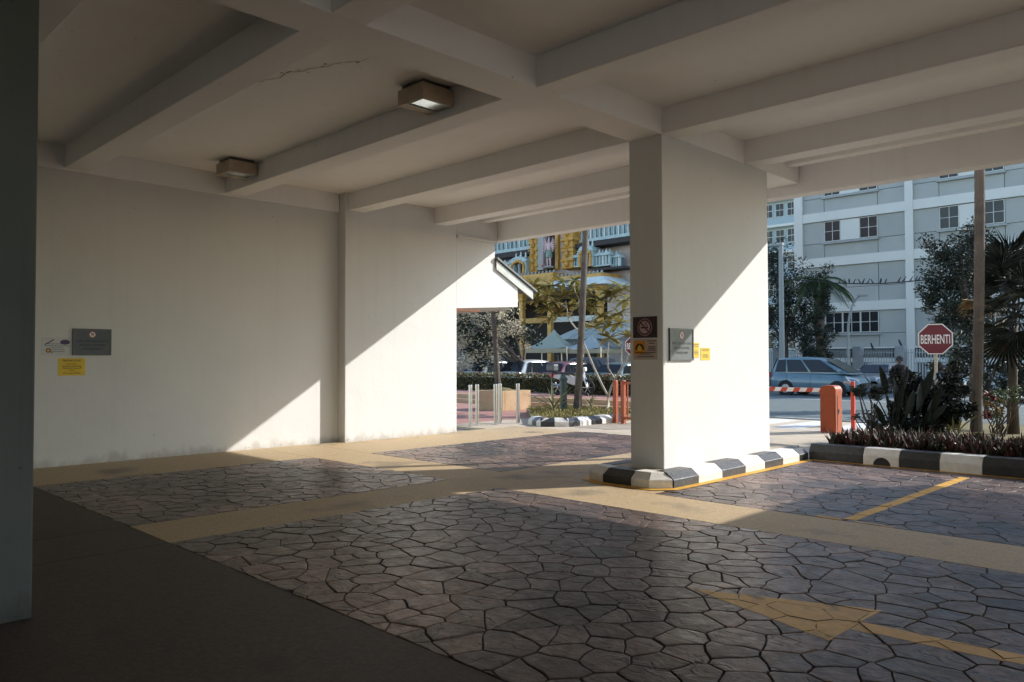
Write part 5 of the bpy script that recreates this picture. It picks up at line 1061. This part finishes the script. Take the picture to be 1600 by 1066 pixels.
# fence with piers, lamps, wire and birds
fn = thing('picket_fence', 'grey metal picket fence with square piers in front of the office block', 'fence', (-17, 48, 0))
FY = 48.0; fx0, fx1 = pY(1195, 562, FY).x, pY(1620, 562, FY).x; PK = mat('picket_grey', (.42, .46, .46), None, 4, .6); PIER = mat('pier_grey', (.30, .325, .33), (.25, .27, .28), 3, .8)
pk = MB().box(-.03, .03, -.02, .02, .12, 2.18).build('picket', PK); pm = pk.data; bpy.data.objects.remove(pk); k = 0
while fx0 + k * .15 < fx1: part('picket', pm, fn, (fx0 + k * .15 + 17, 0, 0)); k += 1
for z in (.25, 1.95): MB().box(fx0, fx1, FY + .021, FY + .06, z, z + .06).build('rail', PK, fn)
for px in (1216, 1278, 1341, 1408, 1490, 1580): x = pY(px, 562, FY).x; MB().box(x - .25, x + .25, FY - .3, FY + .3, -.03, 2.36).build('pier', PIER, fn, bevel=.03)
lp = thing('lamp_post', 'straight grey lamp post with flat head near the white column', 'lamp post', pY(1222, 562, 36) - UZ * pY(1222, 562, 36).z)
b = Vector(lp.location); tz = pY(1222, 384, 36).z; LPM = mat('lamp_grey', (.25, .28, .28), None, 4, .5)
MB().tube([b - UZ * .03, b + UZ * (tz * .5), b + UZ * tz], [.15, .125, .11], 10).build('pole', LPM, lp); MB().box(b.x - .55, b.x + .12, b.y - .12, b.y + .12, tz, tz + .12).build('lamp_head', LPM, lp, bevel=.02)
lq = thing('street_lamp', 'slim street lamp with a curved arm before the office block', 'street lamp', pY(1325, 562, 42) - UZ * pY(1325, 562, 42).z)
cp = [pY(x, y, 42) for x, y in ((1325, 540), (1325.5, 510), (1328, 490), (1332, 476), (1338, 467), (1343, 463.5))]
b = Vector(lq.location); MB().tube([b - UZ * .03] + cp, [.09, .075, .07, .06, .055, .05, .045], 8).build('pole', LPM, lq)
MB().loft([[Vector((cp[-1].x + dx, 42 + s * wd, cp[-1].z + z)) for s, z in ((-1, 0), (-1, .10), (1, .10), (1, 0))] for dx, wd in ((-.12, .07), (.15, .14), (.42, .05))]).build('lamp_head', LPM, lq, bevel=.02)
wr_ = thing('overhead_wire', 'dark overhead wire sagging across the front of the office block', 'wire', pY(1370, 441, 40))
WP = [pY(x, y, 40) for x, y in ((1180, 428), (1240, 437), (1306, 442.5), (1345, 443.5), (1380, 443), (1415, 440.5), (1450, 437), (1500, 431), (1600, 415), (1720, 392))]
MB().tube(WP, .03, 6).build('cable', BLACK, wr_)
def wire_at(px):
    for a, b in zip(((1180, 428), (1240, 437), (1306, 442.5), (1345, 443.5), (1380, 443), (1415, 440.5), (1450, 437), (1500, 431), (1600, 415)), ((1240, 437), (1306, 442.5), (1345, 443.5), (1380, 443), (1415, 440.5), (1450, 437), (1500, 431), (1600, 415), (1720, 392))):
        if a[0] <= px <= b[0]: return pY(px, a[1] + (b[1] - a[1]) * (px - a[0]) / (b[0] - a[0]), 40)
bd = MB(); bd.loft([[(x, r * math.cos(a), z + r * math.sin(a)) for a in [math.pi * k / 3 for k in range(6)]] for x, z, r in ((-.13, -.03, .010), (-.07, .03, .035), (-.01, .09, .060), (.03, .15, .060), (.05, .20, .042), (.065, .235, .044), (.10, .25, .02), (.125, .245, .004))]); bd.tube([(0, -.015, .06), (0, -.015, .0)], .008, 4).tube([(0, .015, .06), (0, .015, .0)], .008, 4)
bo = bd.build('bird', mat('bird_black', (.02, .021, .024), None, 5, .6), smooth=True); bm_ = bo.data; bpy.data.objects.remove(bo); rng = random.Random(3)
for i, px in enumerate((1312, 1321, 1327, 1335, 1343, 1349, 1357, 1363, 1376, 1384, 1405, 1413, 1424, 1432, 1437, 1446)):
    p = wire_at(px); o = bpy.data.objects.new('bird', bm_); COL.objects.link(o); o.location = p + UZ * .028; o.rotation_euler = (0, 0, rng.choice((0, 0, math.pi)) + rng.uniform(-1.1, 1.1)); o.scale = [rng.uniform(.7, .85)] * 3
    tag(o, ('leftmost', 'second', 'third', 'fourth', 'fifth', 'sixth', 'seventh', 'eighth', 'ninth', 'tenth', 'eleventh', 'twelfth', 'thirteenth', 'fourteenth', 'fifteenth', 'rightmost')[i] + (' small black bird' if i in (0, 15) else ' small black bird from the left') + ' perched on the overhead wire', 'bird', 'birds on the wire')
for px, py, Y, lb in ((1363, 545, 48.0, 'black bird on top of the picket fence'), (1407, 543.5, 48.0, 'black bird on top of a fence pier')):
    p = pY(px, py, Y); p.z = 2.36 if 'pier' in lb else 2.18; o = bpy.data.objects.new('bird', bm_); COL.objects.link(o); o.location = p; o.rotation_euler = (0, 0, 2.6); o.scale = (1.4,) * 3; tag(o, lb, 'bird')
